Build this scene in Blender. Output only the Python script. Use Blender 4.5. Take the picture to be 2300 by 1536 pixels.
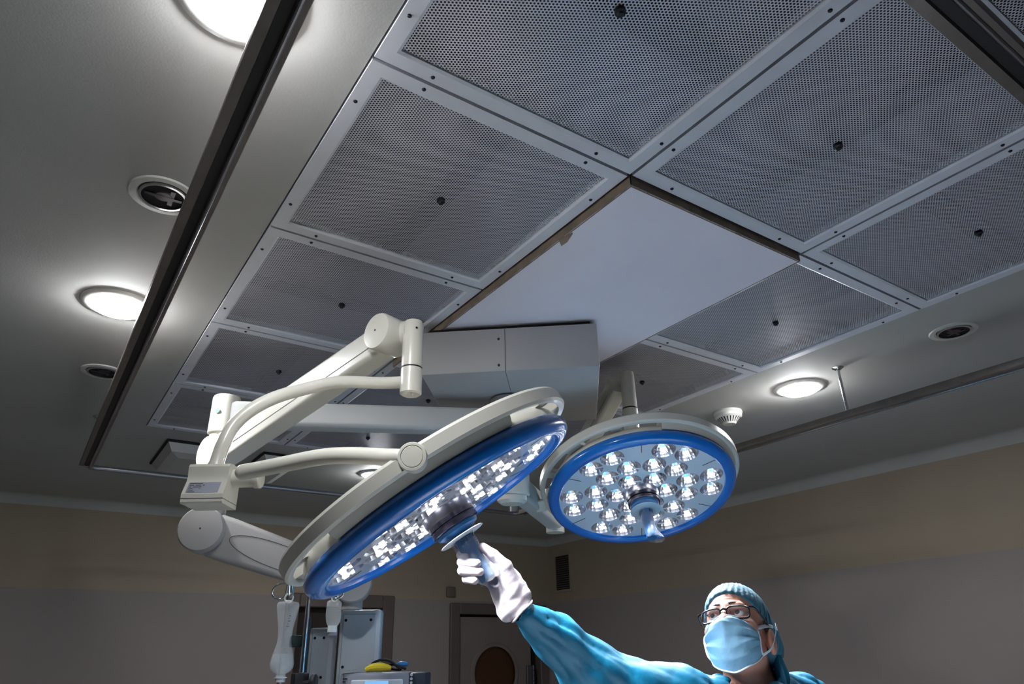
import bpy, bmesh, math, random
import numpy as np
from mathutils import Vector, Matrix, noise as mnoise
from mathutils.geometry import delaunay_2d_cdt

for o in list(bpy.data.objects): bpy.data.objects.remove(o)
scene = bpy.context.scene
COL = scene.collection
random.seed(7)

# ------------------------------------------------------------------ camera
IMW, IMH, FPX = 2300.0, 1536.0, 1555.85
PITCH, YAW, ROLL = math.radians(24.517), math.radians(34.377), math.radians(-1.153)
CAM = Vector((0, 0, 1.62))
_f = Vector((math.sin(YAW)*math.cos(PITCH), math.cos(YAW)*math.cos(PITCH), math.sin(PITCH)))
_r = Vector((math.cos(YAW), -math.sin(YAW), 0)); _u = _r.cross(_f)
CR = math.cos(ROLL)*_r + math.sin(ROLL)*_u
CU = -math.sin(ROLL)*_r + math.cos(ROLL)*_u
CF = _f
cam_data = bpy.data.cameras.new('camera'); cam = bpy.data.objects.new('camera', cam_data)
COL.objects.link(cam)
cam_data.sensor_fit = 'HORIZONTAL'; cam_data.sensor_width = 36.0
cam_data.lens = 36.0*FPX/IMW; cam_data.clip_start = 0.02; cam_data.clip_end = 50
cam.matrix_world = Matrix(((CR.x, CU.x, -CF.x, CAM.x), (CR.y, CU.y, -CF.y, CAM.y), (CR.z, CU.z, -CF.z, CAM.z), (0, 0, 0, 1)))
scene.camera = cam

# ------------------------------------------------------------------ world, exposure, light levels
world = bpy.data.worlds.new('world'); scene.world = world; world.use_nodes = True
world.node_tree.nodes['Background'].inputs[0].default_value = (0.010, 0.010, 0.012, 1)
world.node_tree.nodes['Background'].inputs[1].default_value = 0.3
vs = scene.view_settings
vs.view_transform = 'Standard'; vs.look = 'None'; vs.gamma = 1.0; vs.use_curve_mapping = False
vs.exposure = 0.8
DOWNLIGHT_EMIT = 125.0      # ceiling downlights, lens emission
LED_SPOT_W = 7.2           # each LED module of a surgical lamp head
LED_EMIT = 7.0
DOWNLIGHT_COL = (0.95, 0.98, 1.0)
LED_COL = (0.93, 0.95, 1.0)
SCREEN_EMIT = 0.55

CZ = 2.62                  # ceiling height
GX = [0.3214 + 0.632*i for i in range(4)]
GY = [0.9032 + 0.6364*j for j in range(-2, 5)]      # lines y: -0.37 ... 3.449

# ------------------------------------------------------------------ helpers
def at(x, y, d):
    "point at depth d along the view axis, seen at photo pixel x, y"
    return CAM + (CF + CR*((x-IMW/2)/FPX) - CU*((y-IMH/2)/FPX))*d
def pix(p):
    q = p - CAM; d = q.dot(CF)
    return IMW/2 + FPX*q.dot(CR)/d, IMH/2 - FPX*q.dot(CU)/d, d
def zat(x, y, py):
    "height on the vertical through x, y that is seen at photo row py"
    lo, hi = 0.0, 4.0
    for _ in range(50):
        m = (lo+hi)/2
        if pix(Vector((x, y, m)))[1] > py: lo = m
        else: hi = m
    return (lo+hi)/2

MATS = {}
def srgb(r, g, b):
    f = lambda c: (c/255)/12.92 if c/255 <= 0.04045 else (((c/255)+0.055)/1.055)**2.4
    return (f(r), f(g), f(b))
def mat(name, col, rough=0.5, metal=0.0, var=0.06, vscale=9.0, bump=0.0, bscale=60.0, spec=0.5, coat=0.0, sss=0.0, trans=0.0, emit=None, estr=0.0):
    "principled material with procedural colour variation and fine relief"
    m = bpy.data.materials.new(name); m.use_nodes = True
    nt = m.node_tree; b = nt.nodes['Principled BSDF']
    b.inputs['Roughness'].default_value = rough; b.inputs['Metallic'].default_value = metal
    b.inputs['Specular IOR Level'].default_value = spec
    if coat: b.inputs['Coat Weight'].default_value = coat; b.inputs['Coat Roughness'].default_value = 0.08
    if sss:
        b.inputs['Subsurface Weight'].default_value = sss; b.inputs['Subsurface Scale'].default_value = 0.01
    if trans: b.inputs['Transmission Weight'].default_value = trans
    if emit: b.inputs['Emission Color'].default_value = (*emit, 1); b.inputs['Emission Strength'].default_value = estr
    tc = nt.nodes.new('ShaderNodeTexCoord')
    n = nt.nodes.new('ShaderNodeTexNoise'); n.inputs['Scale'].default_value = vscale; n.inputs['Detail'].default_value = 5
    nt.links.new(tc.outputs['Object'], n.inputs['Vector'])
    r = nt.nodes.new('ShaderNodeValToRGB')
    r.color_ramp.elements[0].position = 0.3; r.color_ramp.elements[1].position = 0.7
    r.color_ramp.elements[0].color = (*[max(0, c*(1-var)) for c in col], 1)
    r.color_ramp.elements[1].color = (*[min(1, c*(1+var)) for c in col], 1)
    nt.links.new(n.outputs['Fac'], r.inputs['Fac']); nt.links.new(r.outputs['Color'], b.inputs['Base Color'])
    if bump:
        n2 = nt.nodes.new('ShaderNodeTexNoise'); n2.inputs['Scale'].default_value = bscale; n2.inputs['Detail'].default_value = 4
        nt.links.new(tc.outputs['Object'], n2.inputs['Vector'])
        bp = nt.nodes.new('ShaderNodeBump'); bp.inputs['Strength'].default_value = bump; bp.inputs['Distance'].default_value = 0.004
        nt.links.new(n2.outputs['Fac'], bp.inputs['Height']); nt.links.new(bp.outputs['Normal'], b.inputs['Normal'])
    MATS[name] = m; return m
def film(name, col, opacity, rough=0.08, ior=1.45, bump=0.0, bscale=40):
    "thin clear plastic or glass: transparent, with Fresnel gloss and a little milky body"
    m = bpy.data.materials.new(name); m.use_nodes = True
    nt = m.node_tree; nt.nodes.clear()
    out = nt.nodes.new('ShaderNodeOutputMaterial')
    tr = nt.nodes.new('ShaderNodeBsdfTransparent'); tr.inputs[0].default_value = (0.97, 0.985, 1, 1)
    df = nt.nodes.new('ShaderNodeBsdfDiffuse'); df.inputs[0].default_value = (*col, 1)
    gl = nt.nodes.new('ShaderNodeBsdfGlossy'); gl.inputs['Roughness'].default_value = rough
    lw = nt.nodes.new('ShaderNodeLayerWeight'); lw.inputs[0].default_value = 0.5
    pw = nt.nodes.new('ShaderNodeMath'); pw.operation = 'POWER'; pw.inputs[1].default_value = 4.0; nt.links.new(lw.outputs['Facing'], pw.inputs[0])
    f0 = ((ior-1)/(ior+1))**2
    fr = nt.nodes.new('ShaderNodeMath'); fr.operation = 'MULTIPLY_ADD'; fr.inputs[1].default_value = 0.9-f0; fr.inputs[2].default_value = f0; nt.links.new(pw.outputs[0], fr.inputs[0])
    ns = nt.nodes.new('ShaderNodeTexNoise'); ns.inputs['Scale'].default_value = bscale
    tc = nt.nodes.new('ShaderNodeTexCoord'); nt.links.new(tc.outputs['Object'], ns.inputs['Vector'])
    mr = nt.nodes.new('ShaderNodeMapRange'); mr.inputs[3].default_value = opacity*0.6; mr.inputs[4].default_value = min(1, opacity*1.4)
    nt.links.new(ns.outputs['Fac'], mr.inputs[0])
    m1 = nt.nodes.new('ShaderNodeMixShader'); m2 = nt.nodes.new('ShaderNodeMixShader')
    nt.links.new(mr.outputs[0], m1.inputs[0]); nt.links.new(tr.outputs[0], m1.inputs[1]); nt.links.new(df.outputs[0], m1.inputs[2])
    nt.links.new(fr.outputs[0], m2.inputs[0]); nt.links.new(m1.outputs[0], m2.inputs[1]); nt.links.new(gl.outputs[0], m2.inputs[2])
    nt.links.new(m2.outputs[0], out.inputs[0])
    if bump:
        bp = nt.nodes.new('ShaderNodeBump'); bp.inputs['Strength'].default_value = bump; bp.inputs['Distance'].default_value = 0.004
        nt.links.new(ns.outputs['Fac'], bp.inputs['Height'])
        for nd in (df, gl, lw): nt.links.new(bp.outputs['Normal'], nd.inputs['Normal'])
    MATS[name] = m; return m
def emitter(name, col, strength):
    m = bpy.data.materials.new(name); m.use_nodes = True
    nt = m.node_tree; nt.nodes.clear()
    out = nt.nodes.new('ShaderNodeOutputMaterial'); e = nt.nodes.new('ShaderNodeEmission')
    e.inputs[0].default_value = (*col, 1); e.inputs[1].default_value = strength
    nt.links.new(e.outputs[0], out.inputs[0]); MATS[name] = m; return m

WM = {}
def new_mesh(name, verts, faces, smooth=35):
    me = bpy.data.meshes.new(name); me.from_pydata([tuple(v) for v in verts], [], [tuple(f) for f in faces]); me.update()
    bm = bmesh.new(); bm.from_mesh(me); bmesh.ops.recalc_face_normals(bm, faces=bm.faces); bm.to_mesh(me); bm.free()
    if smooth is not None:
        me.shade_smooth()
        if smooth < 180: me.set_sharp_from_angle(angle=math.radians(smooth))
    return me
class MB:
    "collects shapes into one mesh"
    def __init__(s): s.v = []; s.f = []
    def add(s, v, f, M=None):
        b = len(s.v)
        s.v += [(M @ Vector(p)) if M is not None else Vector(p) for p in v]; s.f += [tuple(i+b for i in q) for q in f]; return s
    def box(s, lo, hi, M=None):
        (x0, y0, z0), (x1, y1, z1) = lo, hi
        v = [(x0,y0,z0),(x1,y0,z0),(x1,y1,z0),(x0,y1,z0),(x0,y0,z1),(x1,y0,z1),(x1,y1,z1),(x0,y1,z1)]
        return s.add(v, [(0,3,2,1),(4,5,6,7),(0,1,5,4),(1,2,6,5),(2,3,7,6),(3,0,4,7)], M)
    def bbox(s, lo, hi, r, M=None, seg=2):
        bm = bmesh.new(); bmesh.ops.create_cube(bm, size=1)
        c = [(a+b)/2 for a, b in zip(lo, hi)]; d = [b-a for a, b in zip(lo, hi)]
        for q in bm.verts: q.co = Vector((c[0]+q.co.x*d[0], c[1]+q.co.y*d[1], c[2]+q.co.z*d[2]))
        bmesh.ops.bevel(bm, geom=bm.edges[:]+bm.verts[:], offset=r, segments=seg, affect='EDGES', profile=0.5)
        bm.verts.index_update()
        s.add([q.co.copy() for q in bm.verts], [[q.index for q in f.verts] for f in bm.faces], M); bm.free(); return s
    def lathe(s, prof, n=48, M=None, a0=0.0, a1=None):
        "profile of (radius, z) about z; open profiles keep their ends"
        full = a1 is None; span = 2*math.pi if full else a1-a0; k = n if full else n+1
        v = []; f = []
        for i in range(k):
            a = a0 + span*i/n
            for r, z in prof: v.append((r*math.cos(a), r*math.sin(a), z))
        L = len(prof)
        for i in range(n):
            j = (i+1) % k
            for q in range(L-1): f.append((i*L+q, j*L+q, j*L+q+1, i*L+q+1))
        return s.add(v, f, M)
    def cyl(s, a, b, r0, r1=None, n=24, caps=True):
        a = Vector(a); b = Vector(b); r1 = r0 if r1 is None else r1
        M = frame(b-a, a); L = (b-a).length
        prof = ([(0.0001, 0)] if caps else []) + [(r0, 0), (r1, L)] + ([(0.0001, L)] if caps else [])
        return s.lathe(prof, n, M)
    def prism(s, pts, z0, z1, M=None):
        n = len(pts); v = [(x, y, z0) for x, y in pts] + [(x, y, z1) for x, y in pts]
        f = [tuple(range(n))[::-1], tuple(range(n, 2*n))] + [(i, (i+1) % n, (i+1) % n+n, i+n) for i in range(n)]
        return s.add(v, f, M)
    def tube(s, pts, rad, n=16, caps=True, smooth=0, flat=1.0, up=None):
        P = [Vector(p) for p in pts]
        R = list(rad) if hasattr(rad, '__len__') else [rad]*len(P)
        if smooth: P, R = catmull(P, R, smooth)
        T = [(P[min(i+1, len(P)-1)]-P[max(i-1, 0)]).normalized() for i in range(len(P))]
        nrm = up.copy() if up is not None else T[0].orthogonal()
        nrm = (nrm - T[0]*nrm.dot(T[0])).normalized(); v = []
        for i, p in enumerate(P):
            nrm = (nrm - T[i]*nrm.dot(T[i])).normalized(); bi = T[i].cross(nrm)
            for k in range(n):
                a = 2*math.pi*k/n; v.append(p + nrm*(R[i]*math.cos(a)) + bi*(R[i]*flat*math.sin(a)))
        f = []
        for i in range(len(P)-1):
            for k in range(n): f.append((i*n+k, i*n+(k+1) % n, (i+1)*n+(k+1) % n, (i+1)*n+k))
        if caps: f += [tuple(range(n))[::-1], tuple(range((len(P)-1)*n, len(P)*n))]
        return s.add(v, f)
    def sphere(s, c, r, n=16, sc=(1, 1, 1), M=None):
        v = []; f = []; c = Vector(c)
        for i in range(n+1):
            t = math.pi*i/n
            for j in range(2*n):
                a = math.pi*j/n; v.append((c.x+r*sc[0]*math.sin(t)*math.cos(a), c.y+r*sc[1]*math.sin(t)*math.sin(a), c.z+r*sc[2]*math.cos(t)))
        for i in range(n):
            for j in range(2*n): f.append((i*2*n+j, i*2*n+(j+1) % (2*n), (i+1)*2*n+(j+1) % (2*n), (i+1)*2*n+j))
        return s.add(v, f, M)
    def build(s, name, m, parent=None, M=None, smooth=35):
        return link(name, new_mesh(name, s.v, s.f, smooth), m, parent, M)
def catmull(P, R, k):
    Q = []; S = []
    for i in range(len(P)-1):
        p0 = P[max(i-1, 0)]; p1 = P[i]; p2 = P[i+1]; p3 = P[min(i+2, len(P)-1)]
        for j in range(k):
            t = j/k
            Q.append(0.5*((2*p1)+(p2-p0)*t+(2*p0-5*p1+4*p2-p3)*t*t+(3*p1-p0-3*p2+p3)*t**3)); S.append(R[i]+(R[i+1]-R[i])*t)
    Q.append(P[-1]); S.append(R[-1]); return Q, S
def frame(z, loc=(0, 0, 0), x=None):
    "matrix whose z axis is the given direction"
    z = Vector(z).normalized()
    x = Vector(x) if x is not None else z.orthogonal()
    x = (x - z*x.dot(z)).normalized(); y = z.cross(x); l = Vector(loc)
    return Matrix(((x.x, y.x, z.x, l.x), (x.y, y.y, z.y, l.y), (x.z, y.z, z.z, l.z), (0, 0, 0, 1)))
def link(name, me, m, parent=None, M=None):
    o = bpy.data.objects.new(name, me)
    if m is not None and me is not None and not me.materials: me.materials.append(MATS[m] if isinstance(m, str) else m)
    COL.objects.link(o); M = M if M is not None else Matrix.Identity(4)
    if parent is not None:
        o.parent = parent; o.matrix_parent_inverse = WM[parent].inverted()
    o.matrix_basis = M; WM[o] = M.copy(); return o
def tag(o, label, cat, group=None):
    o['label'] = label; o['category'] = cat
    if group: o['group'] = group
    return o
def thing(name, label, cat, loc, group=None):
    o = bpy.data.objects.new(name, None); COL.objects.link(o); o.empty_display_size = 0.05
    M = Matrix.Translation(Vector(loc)); o.matrix_basis = M; WM[o] = M
    return tag(o, label, cat, group)
def struct(o): o['kind'] = 'structure'; return o

# naive surface nets on a numpy signed distance grid
def sdf_mesh(name, fn, lo, hi, h):
    xs = [np.arange(a, b+h, h, dtype=np.float32) for a, b in zip(lo, hi)]
    X, Y, Z = np.meshgrid(*xs, indexing='ij'); V = fn(X, Y, Z).astype(np.float32)
    s = V < 0; nx, ny, nz = V.shape
    cs = np.zeros((nx-1, ny-1, nz-1), np.int8)
    for a in (0, 1):
        for b in (0, 1):
            for c in (0, 1): cs += s[a:nx-1+a, b:ny-1+b, c:nz-1+c]
    act = (cs > 0) & (cs < 8); I, J, K = np.nonzero(act); N = len(I)
    idx = -np.ones(act.shape, np.int64); idx[I, J, K] = np.arange(N)
    acc = np.zeros((N, 3)); cnt = np.zeros(N); C8 = [(a, b, c) for a in (0, 1) for b in (0, 1) for c in (0, 1)]
    for p in C8:
        for ax in range(3):
            if p[ax]: continue
            q = list(p); q[ax] = 1
            va = V[I+p[0], J+p[1], K+p[2]]; vb = V[I+q[0], J+q[1], K+q[2]]
            cr = (va < 0) != (vb < 0); t = np.where(cr, va/np.where(va == vb, 1, va-vb), 0)
            e = np.tile(np.array(p, float), (N, 1)); e[:, ax] += t
            acc[cr] += e[cr]; cnt[cr] += 1
    pos = (np.stack([I, J, K], 1) + acc/cnt[:, None])*h + np.array(lo)
    F = []
    for ax in range(3):
        u, w = (ax+1) % 3, (ax+2) % 3
        sl0 = [slice(1, -1)]*3; sl1 = [slice(1, -1)]*3; sl0[ax] = slice(0, V.shape[ax]-1); sl1[ax] = slice(1, V.shape[ax])
        a = s[tuple(sl0)]; b = s[tuple(sl1)]; ch = np.argwhere(a != b)
        if not len(ch): continue
        fl = a[tuple(ch.T)]; base = ch.copy(); base[:, u] += 1; base[:, w] += 1
        def g(du, dw):
            q = base.copy(); q[:, u] += du; q[:, w] += dw; return idx[q[:, 0], q[:, 1], q[:, 2]]
        q = np.stack([g(-1, -1), g(0, -1), g(0, 0), g(-1, 0)], 1)
        q[~fl] = q[~fl][:, ::-1]; F.append(q)
    F = np.concatenate(F); F = F[(F >= 0).all(1)]
    me = bpy.data.meshes.new(name)
    me.vertices.add(N); me.vertices.foreach_set('co', pos.astype(np.float32).ravel())
    me.loops.add(len(F)*4); me.loops.foreach_set('vertex_index', F.astype(np.int32).ravel())
    me.polygons.add(len(F)); me.polygons.foreach_set('loop_start', np.arange(0, len(F)*4, 4, dtype=np.int32))
    me.update(calc_edges=True); me.validate(); me.shade_smooth(); return me
def s_cone(X, Y, Z, a, b, ra, rb):
    a = np.array(a, np.float32); b = np.array(b, np.float32); d = b-a; L2 = float(d@d)
    px_, py_, pz_ = X-a[0], Y-a[1], Z-a[2]
    t = np.clip((px_*d[0]+py_*d[1]+pz_*d[2])/L2, 0, 1)
    return np.sqrt((px_-t*d[0])**2+(py_-t*d[1])**2+(pz_-t*d[2])**2) - (ra+(rb-ra)*t)
def s_ell(X, Y, Z, c, r):
    x, y, z = (X-c[0])/r[0], (Y-c[1])/r[1], (Z-c[2])/r[2]; k = np.sqrt(x*x+y*y+z*z)
    return (k-1)*min(r)
def smin(a, b, k):
    h = np.clip(0.5+0.5*(b-a)/k, 0, 1); return b+(a-b)*h - k*h*(1-h)
def smax(a, b, k): return -smin(-a, -b, k)

# ------------------------------------------------------------------ materials
mat('ceiling_paint', srgb(170, 169, 166), 0.75, var=0.035, vscale=3, bump=0.08, bscale=220)
mat('panel_frame', srgb(206, 208, 216), 0.42, var=0.04, vscale=14, bump=0.05, bscale=90)
mat('perforated_metal', srgb(196, 196, 206), 0.34, metal=0.15, var=0.04, vscale=5)
mat('sealant', srgb(118, 104, 90), 0.8, var=0.25, vscale=18, bump=0.5, bscale=50)
mat('blank_panel', srgb(226, 222, 232), 0.55, var=0.025, vscale=4, bump=0.05, bscale=120)
mat('plenum_dark', srgb(84, 84, 90), 0.9)
mat('dark_screw', srgb(38, 38, 44), 0.45, metal=0.6)
mat('black_gap', srgb(24, 22, 24), 0.9)
mat('downlight_trim', srgb(196, 196, 192), 0.35, var=0.02)
mat('chrome', srgb(205, 207, 210), 0.16, metal=1.0, var=0.03)
mat('dark_rail', srgb(112, 104, 98), 0.36, metal=0.5, var=0.12, vscale=25, bump=0.1, bscale=150)
mat('rail_groove', srgb(36, 34, 34), 0.5, metal=0.4)
mat('rail_tube', srgb(150, 150, 156), 0.25, metal=0.9, var=0.06, vscale=20)
mat('enamel', srgb(214, 211, 201), 0.32, var=0.02, vscale=6, coat=0.25)
mat('enamel_grey', srgb(186, 186, 186), 0.4, var=0.03, vscale=6)
mat('boom_grey_shaded', srgb(152, 148, 147), 0.5, var=0.03, vscale=6)  # enamel grey darkened: shade on the boom arm is put into its colour
mat('mount_grey', srgb(168, 166, 166), 0.5, var=0.03, vscale=5)
mat('seam_line', srgb(70, 68, 66), 0.7)
mat('rim_blue', srgb(6, 112, 202), 0.22, var=0.05, vscale=8, coat=0.5)
mat('plate_white', srgb(226, 230, 238), 0.35, var=0.02)
mat('mirror', (0.86, 0.87, 0.92), 0.16, metal=1.0, var=0.02)
mat('hub_steel', srgb(176, 172, 180), 0.28, metal=0.9, var=0.05, vscale=30)
mat('hub_dark', srgb(46, 42, 56), 0.3, metal=0.3, var=0.08)
mat('handle_blue', srgb(36, 92, 140), 0.4, var=0.08)
mat('flange_white', srgb(196, 204, 214), 0.4, var=0.04)
mat('label_grey', srgb(150, 154, 168), 0.5, var=0.03)
mat('ink', srgb(30, 30, 36), 0.6)
mat('ink_red', srgb(150, 60, 80), 0.6)
mat('green_dot', srgb(110, 170, 140), 0.5)
mat('pvc_white', srgb(206, 212, 214), 0.35, var=0.03)
mat('rubber_black', srgb(24, 26, 30), 0.55)
mat('strap_green', srgb(8, 32, 34), 0.7, bump=0.3)
mat('monitor_shell', srgb(188, 196, 206), 0.4, var=0.03)
mat('device_grey', srgb(128, 130, 142), 0.45, var=0.04)
mat('device_dark', srgb(40, 52, 66), 0.45)
mat('yellow_plastic', srgb(214, 190, 40), 0.4)
mat('blue_plastic', srgb(52, 128, 196), 0.4)
mat('paper', srgb(206, 204, 196), 0.8)
mat('door_paint', srgb(124, 112, 106), 0.55, var=0.04, vscale=4)
mat('door_frame', srgb(96, 84, 80), 0.5, var=0.06, vscale=6)
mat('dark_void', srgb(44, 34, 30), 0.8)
mat('porthole_glass', srgb(72, 44, 22), 0.12, var=0.05)
mat('steel_hinge', srgb(110, 110, 114), 0.35, metal=0.7)
mat('drape_cloth', srgb(202, 214, 224), 0.8, var=0.04, vscale=8, bump=0.3, bscale=30)
mat('floor_vinyl', srgb(158, 158, 156), 0.35, var=0.08, vscale=30)
mat('smoke_plastic', srgb(208, 206, 200), 0.45, var=0.02)
mat('vent_metal', srgb(104, 92, 84), 0.5)
mat('skin', srgb(196, 142, 122), 0.45, var=0.10, vscale=28, bump=0.15, bscale=180, sss=0.12)
mat('brow_hair', srgb(52, 40, 36), 0.8, bump=0.8, bscale=300)
mat('eye_white', srgb(214, 208, 204), 0.12, var=0.02)
mat('iris', srgb(52, 50, 48), 0.1)
mat('gown_cloth', srgb(12, 108, 142), 0.5, var=0.06, vscale=14, bump=0.5, bscale=22)
mat('cap_cloth', srgb(62, 116, 138), 0.7, var=0.10, vscale=30, bump=0.35, bscale=120)
mat('mask_cloth', srgb(116, 162, 190), 0.75, var=0.06, vscale=20, bump=0.2, bscale=160)
mat('mask_edge', srgb(196, 208, 216), 0.75)
mat('latex', srgb(184, 175, 181), 0.42, var=0.04, vscale=22, bump=0.25, bscale=70, sss=0.15)
mat('frame_black', srgb(26, 26, 32), 0.3)
mat('trousers', srgb(20, 96, 130), 0.7)
mat('shoe_white', srgb(200, 200, 200), 0.5)
film('clear_glass', (0.8, 0.84, 0.9), 0.03, rough=0.04, ior=1.5)
film('plastic_film', (0.82, 0.86, 0.9), 0.09, rough=0.07, ior=1.5, bump=0.9, bscale=55)
film('bag_plastic', (0.95, 0.97, 0.98), 0.20, rough=0.06, ior=1.45, bump=0.3, bscale=30)
film('saline', (0.75, 0.8, 0.82), 0.22, rough=0.05, ior=1.36)
film('lens_glass', (0.5, 0.4, 0.55), 0.04, rough=0.02, ior=1.5)
emitter('downlight_lens', DOWNLIGHT_COL, DOWNLIGHT_EMIT)
emitter('led_chip', LED_COL, LED_EMIT)
emitter('screen_lit', (0.25, 0.55, 0.95), SCREEN_EMIT)

def wall_mat(name):
    "two-tone wall: warm beige above, mauve grey dado below a painted line"
    m = mat(name, srgb(154, 139, 121), 0.65, var=0.04, vscale=2.5, bump=0.1, bscale=160); nt = m.node_tree
    g = nt.nodes.new('ShaderNodeNewGeometry'); s = nt.nodes.new('ShaderNodeSeparateXYZ'); nt.links.new(g.outputs['Position'], s.inputs[0])
    c = nt.nodes.new('ShaderNodeMath'); c.operation = 'LESS_THAN'; c.inputs[1].default_value = 2.066; nt.links.new(s.outputs['Z'], c.inputs[0])
    b = nt.nodes['Principled BSDF']; src = b.inputs['Base Color'].links[0].from_socket
    mx = nt.nodes.new('ShaderNodeMix'); mx.data_type = 'RGBA'; nt.links.new(c.outputs[0], mx.inputs[0]); nt.links.new(src, mx.inputs[6])
    n2 = nt.nodes.new('ShaderNodeTexNoise'); n2.inputs['Scale'].default_value = 2.2
    r = nt.nodes.new('ShaderNodeValToRGB'); r.color_ramp.elements[0].color = (*srgb(140, 130, 128), 1); r.color_ramp.elements[1].color = (*srgb(147, 136, 134), 1)
    nt.links.new(n2.outputs['Fac'], r.inputs['Fac']); nt.links.new(r.outputs['Color'], mx.inputs[7]); nt.links.new(mx.outputs[2], b.inputs['Base Color'])
wall_mat('wall_two_tone')

# ------------------------------------------------------------------ room shell
XL, XR, YN, YB = -3.6, 4.03, -4.2, 5.37
struct(MB().box((XL-.1, YN-.1, -.1), (XR+.1, YB+.1, 0)).build('floor', 'floor_vinyl'))
struct(MB().box((XR, YN-.1, 0), (XR+.1, YB+.1, CZ+.1)).build('wall_right', 'wall_two_tone'))
struct(MB().box((XL-.1, YN-.1, 0), (XL, YB+.1, CZ+.1)).build('wall_left', 'wall_two_tone'))
struct(MB().box((XL, YN-.1, 0), (XR, YN, CZ+.1)).build('wall_front', 'wall_two_tone'))
# back wall with two door openings
DA = (1.72, 2.40, 2.0); DB = (3.07, 3.90, 1.97)         # x0, x1, top
wb = MB(); xs = [XL, DA[0], DA[1], DB[0], DB[1], XR]
for i in range(5):
    z0 = 0 if i % 2 == 0 else (DA[2] if i == 1 else DB[2])
    wb.box((xs[i], YB, z0), (xs[i+1], YB+.1, CZ+.1))
struct(wb.build('wall_back', 'wall_two_tone'))
# coves where walls meet ceiling
cv = [(0.06-0.06*math.sin(a), -0.06+0.06*math.cos(a)) for a in [math.pi/2*k/8 for k in range(9)]]
def cove(name, p0, p1, inward):
    mb = MB(); v = []; f = []
    for p in (p0, p1):
        for a in range(9):
            t = math.pi/2*a/8; d = 0.06*(1-math.sin(t)); dz = 0.06*(1-math.cos(t))
            v.append(Vector((p[0], p[1], CZ-dz)) + Vector(inward)*d)
        v.append(Vector((p[0], p[1], CZ)))
    for k in range(8): f.append((k, k+1, k+11, k+10))
    f += [tuple(range(10)), tuple(range(10, 20)), (8, 9, 19, 18), (9, 0, 10, 19)]
    mb.add(v, f); return struct(mb.build(name, 'ceiling_paint'))
cove('trim_1', (XR, YN), (XR, YB), (-1, 0, 0)); cove('trim_2', (XL, YB), (XR, YB), (0, -1, 0))

# ceiling with the opening for the filter field
X0, X3 = GX[0], GX[3]; Y0, Y4 = GY[0], GY[6]
cl = MB()
for a, b, c, d in ((XL, X0, YN, YB), (X3, XR, YN, YB), (X0, X3, YN, Y0), (X0, X3, Y4, YB)): cl.box((a, c, CZ), (b, d, CZ+.06))
ceiling = struct(cl.build('ceiling', 'ceiling_paint'))
MB().box((X0-.02, Y0-.02, CZ+.062), (X3+.02, Y4+.02, CZ+.12)).build('plenum', 'plenum_dark', ceiling)
# perforated diffuser panels
PX, PY = 0.632, 0.6364; GAP = 0.004; FW = 0.036
def frame_mesh():
    mb = MB(); hx, hy = PX/2-GAP, PY/2-GAP; zb, zt = -0.004, 0.018
    o = [(-hx, -hy), (hx, -hy), (hx, hy), (-hx, hy)]; i = [(x-math.copysign(FW, x), y-math.copysign(FW, y)) for x, y in o]
    e = [(x-math.copysign(FW-.006, x), y-math.copysign(FW-.006, y)) for x, y in o]
    v = [(x, y, zb) for x, y in o] + [(x, y, zb) for x, y in e] + [(x, y, zb+.003) for x, y in i] + [(x, y, zt) for x, y in i] + [(x, y, zt) for x, y in o]
    f = []
    for a in range(4):
        b = (a+1) % 4
        for L in range(4): f.append((L*4+a, L*4+b, L*4+4+b, L*4+4+a))
        f.append((a, b, 16+b, 16+a))
    return new_mesh('ceiling_panel', mb.add(v, f).v, f, None)
def perf_mesh():
    p = 0.0064; dx = p*math.sqrt(3)/2; R = p/math.sqrt(3); r = 0.00225
    hx, hy = PX/2-GAP-FW+.002, PY/2-GAP-FW+.002
    nx, ny = int(2*hx/dx), int(2*hy/p)
    ii, jj = np.meshgrid(np.arange(nx), np.arange(ny), indexing='ij')
    cx = (ii-(nx-1)/2)*dx; cy = (jj-(ny-1)/2 + 0.5*(ii % 2)-.25)*p
    cx = cx.ravel(); cy = cy.ravel(); N = len(cx)
    a = np.pi/3*np.arange(6)
    tmpl = np.concatenate([np.stack([R*np.cos(a), R*np.sin(a)], 1), np.stack([r*np.cos(a), r*np.sin(a)], 1)])
    V = np.zeros((N, 12, 3), np.float32); V[:, :, 0] = cx[:, None]+tmpl[None, :, 0]; V[:, :, 1] = cy[:, None]+tmpl[None, :, 1]
    q = np.array([[k, 6+k, 6+(k+1) % 6, (k+1) % 6] for k in range(6)])
    Fq = (q[None]+12*np.arange(N)[:, None, None]).reshape(-1, 4)
    me = bpy.data.meshes.new('perforated_sheet'); me.vertices.add(N*12); me.vertices.foreach_set('co', V.ravel())
    me.loops.add(len(Fq)*4); me.loops.foreach_set('vertex_index', Fq.astype(np.int32).ravel())
    me.polygons.add(len(Fq)); me.polygons.foreach_set('loop_start', np.arange(0, len(Fq)*4, 4, dtype=np.int32)); me.update(calc_edges=True)
    return me
FRM, PRF = frame_mesh(), perf_mesh()
scm = MB().lathe([(.0001, -.0015), (.003, -.0015), (.0042, 0), (.0042, .003)], 10); SCR = new_mesh('screw', scm.v, scm.f)
knm = MB().lathe([(.0001, -.010), (.005, -.010), (.006, -.006), (.010, -.004), (.010, .006)], 14); KNB = new_mesh('centre_bolt', knm.v, knm.f)
BRX = new_mesh('stiffener', *(lambda b: (b.v, b.f))(MB().box((-PX/2+.04, -.028, 0), (PX/2-.04, .028, .01))), None)
BRY = new_mesh('stiffener', *(lambda b: (b.v, b.f))(MB().box((-.028, -PY/2+.04, 0), (.028, PY/2-.04, .01))), None)
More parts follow.
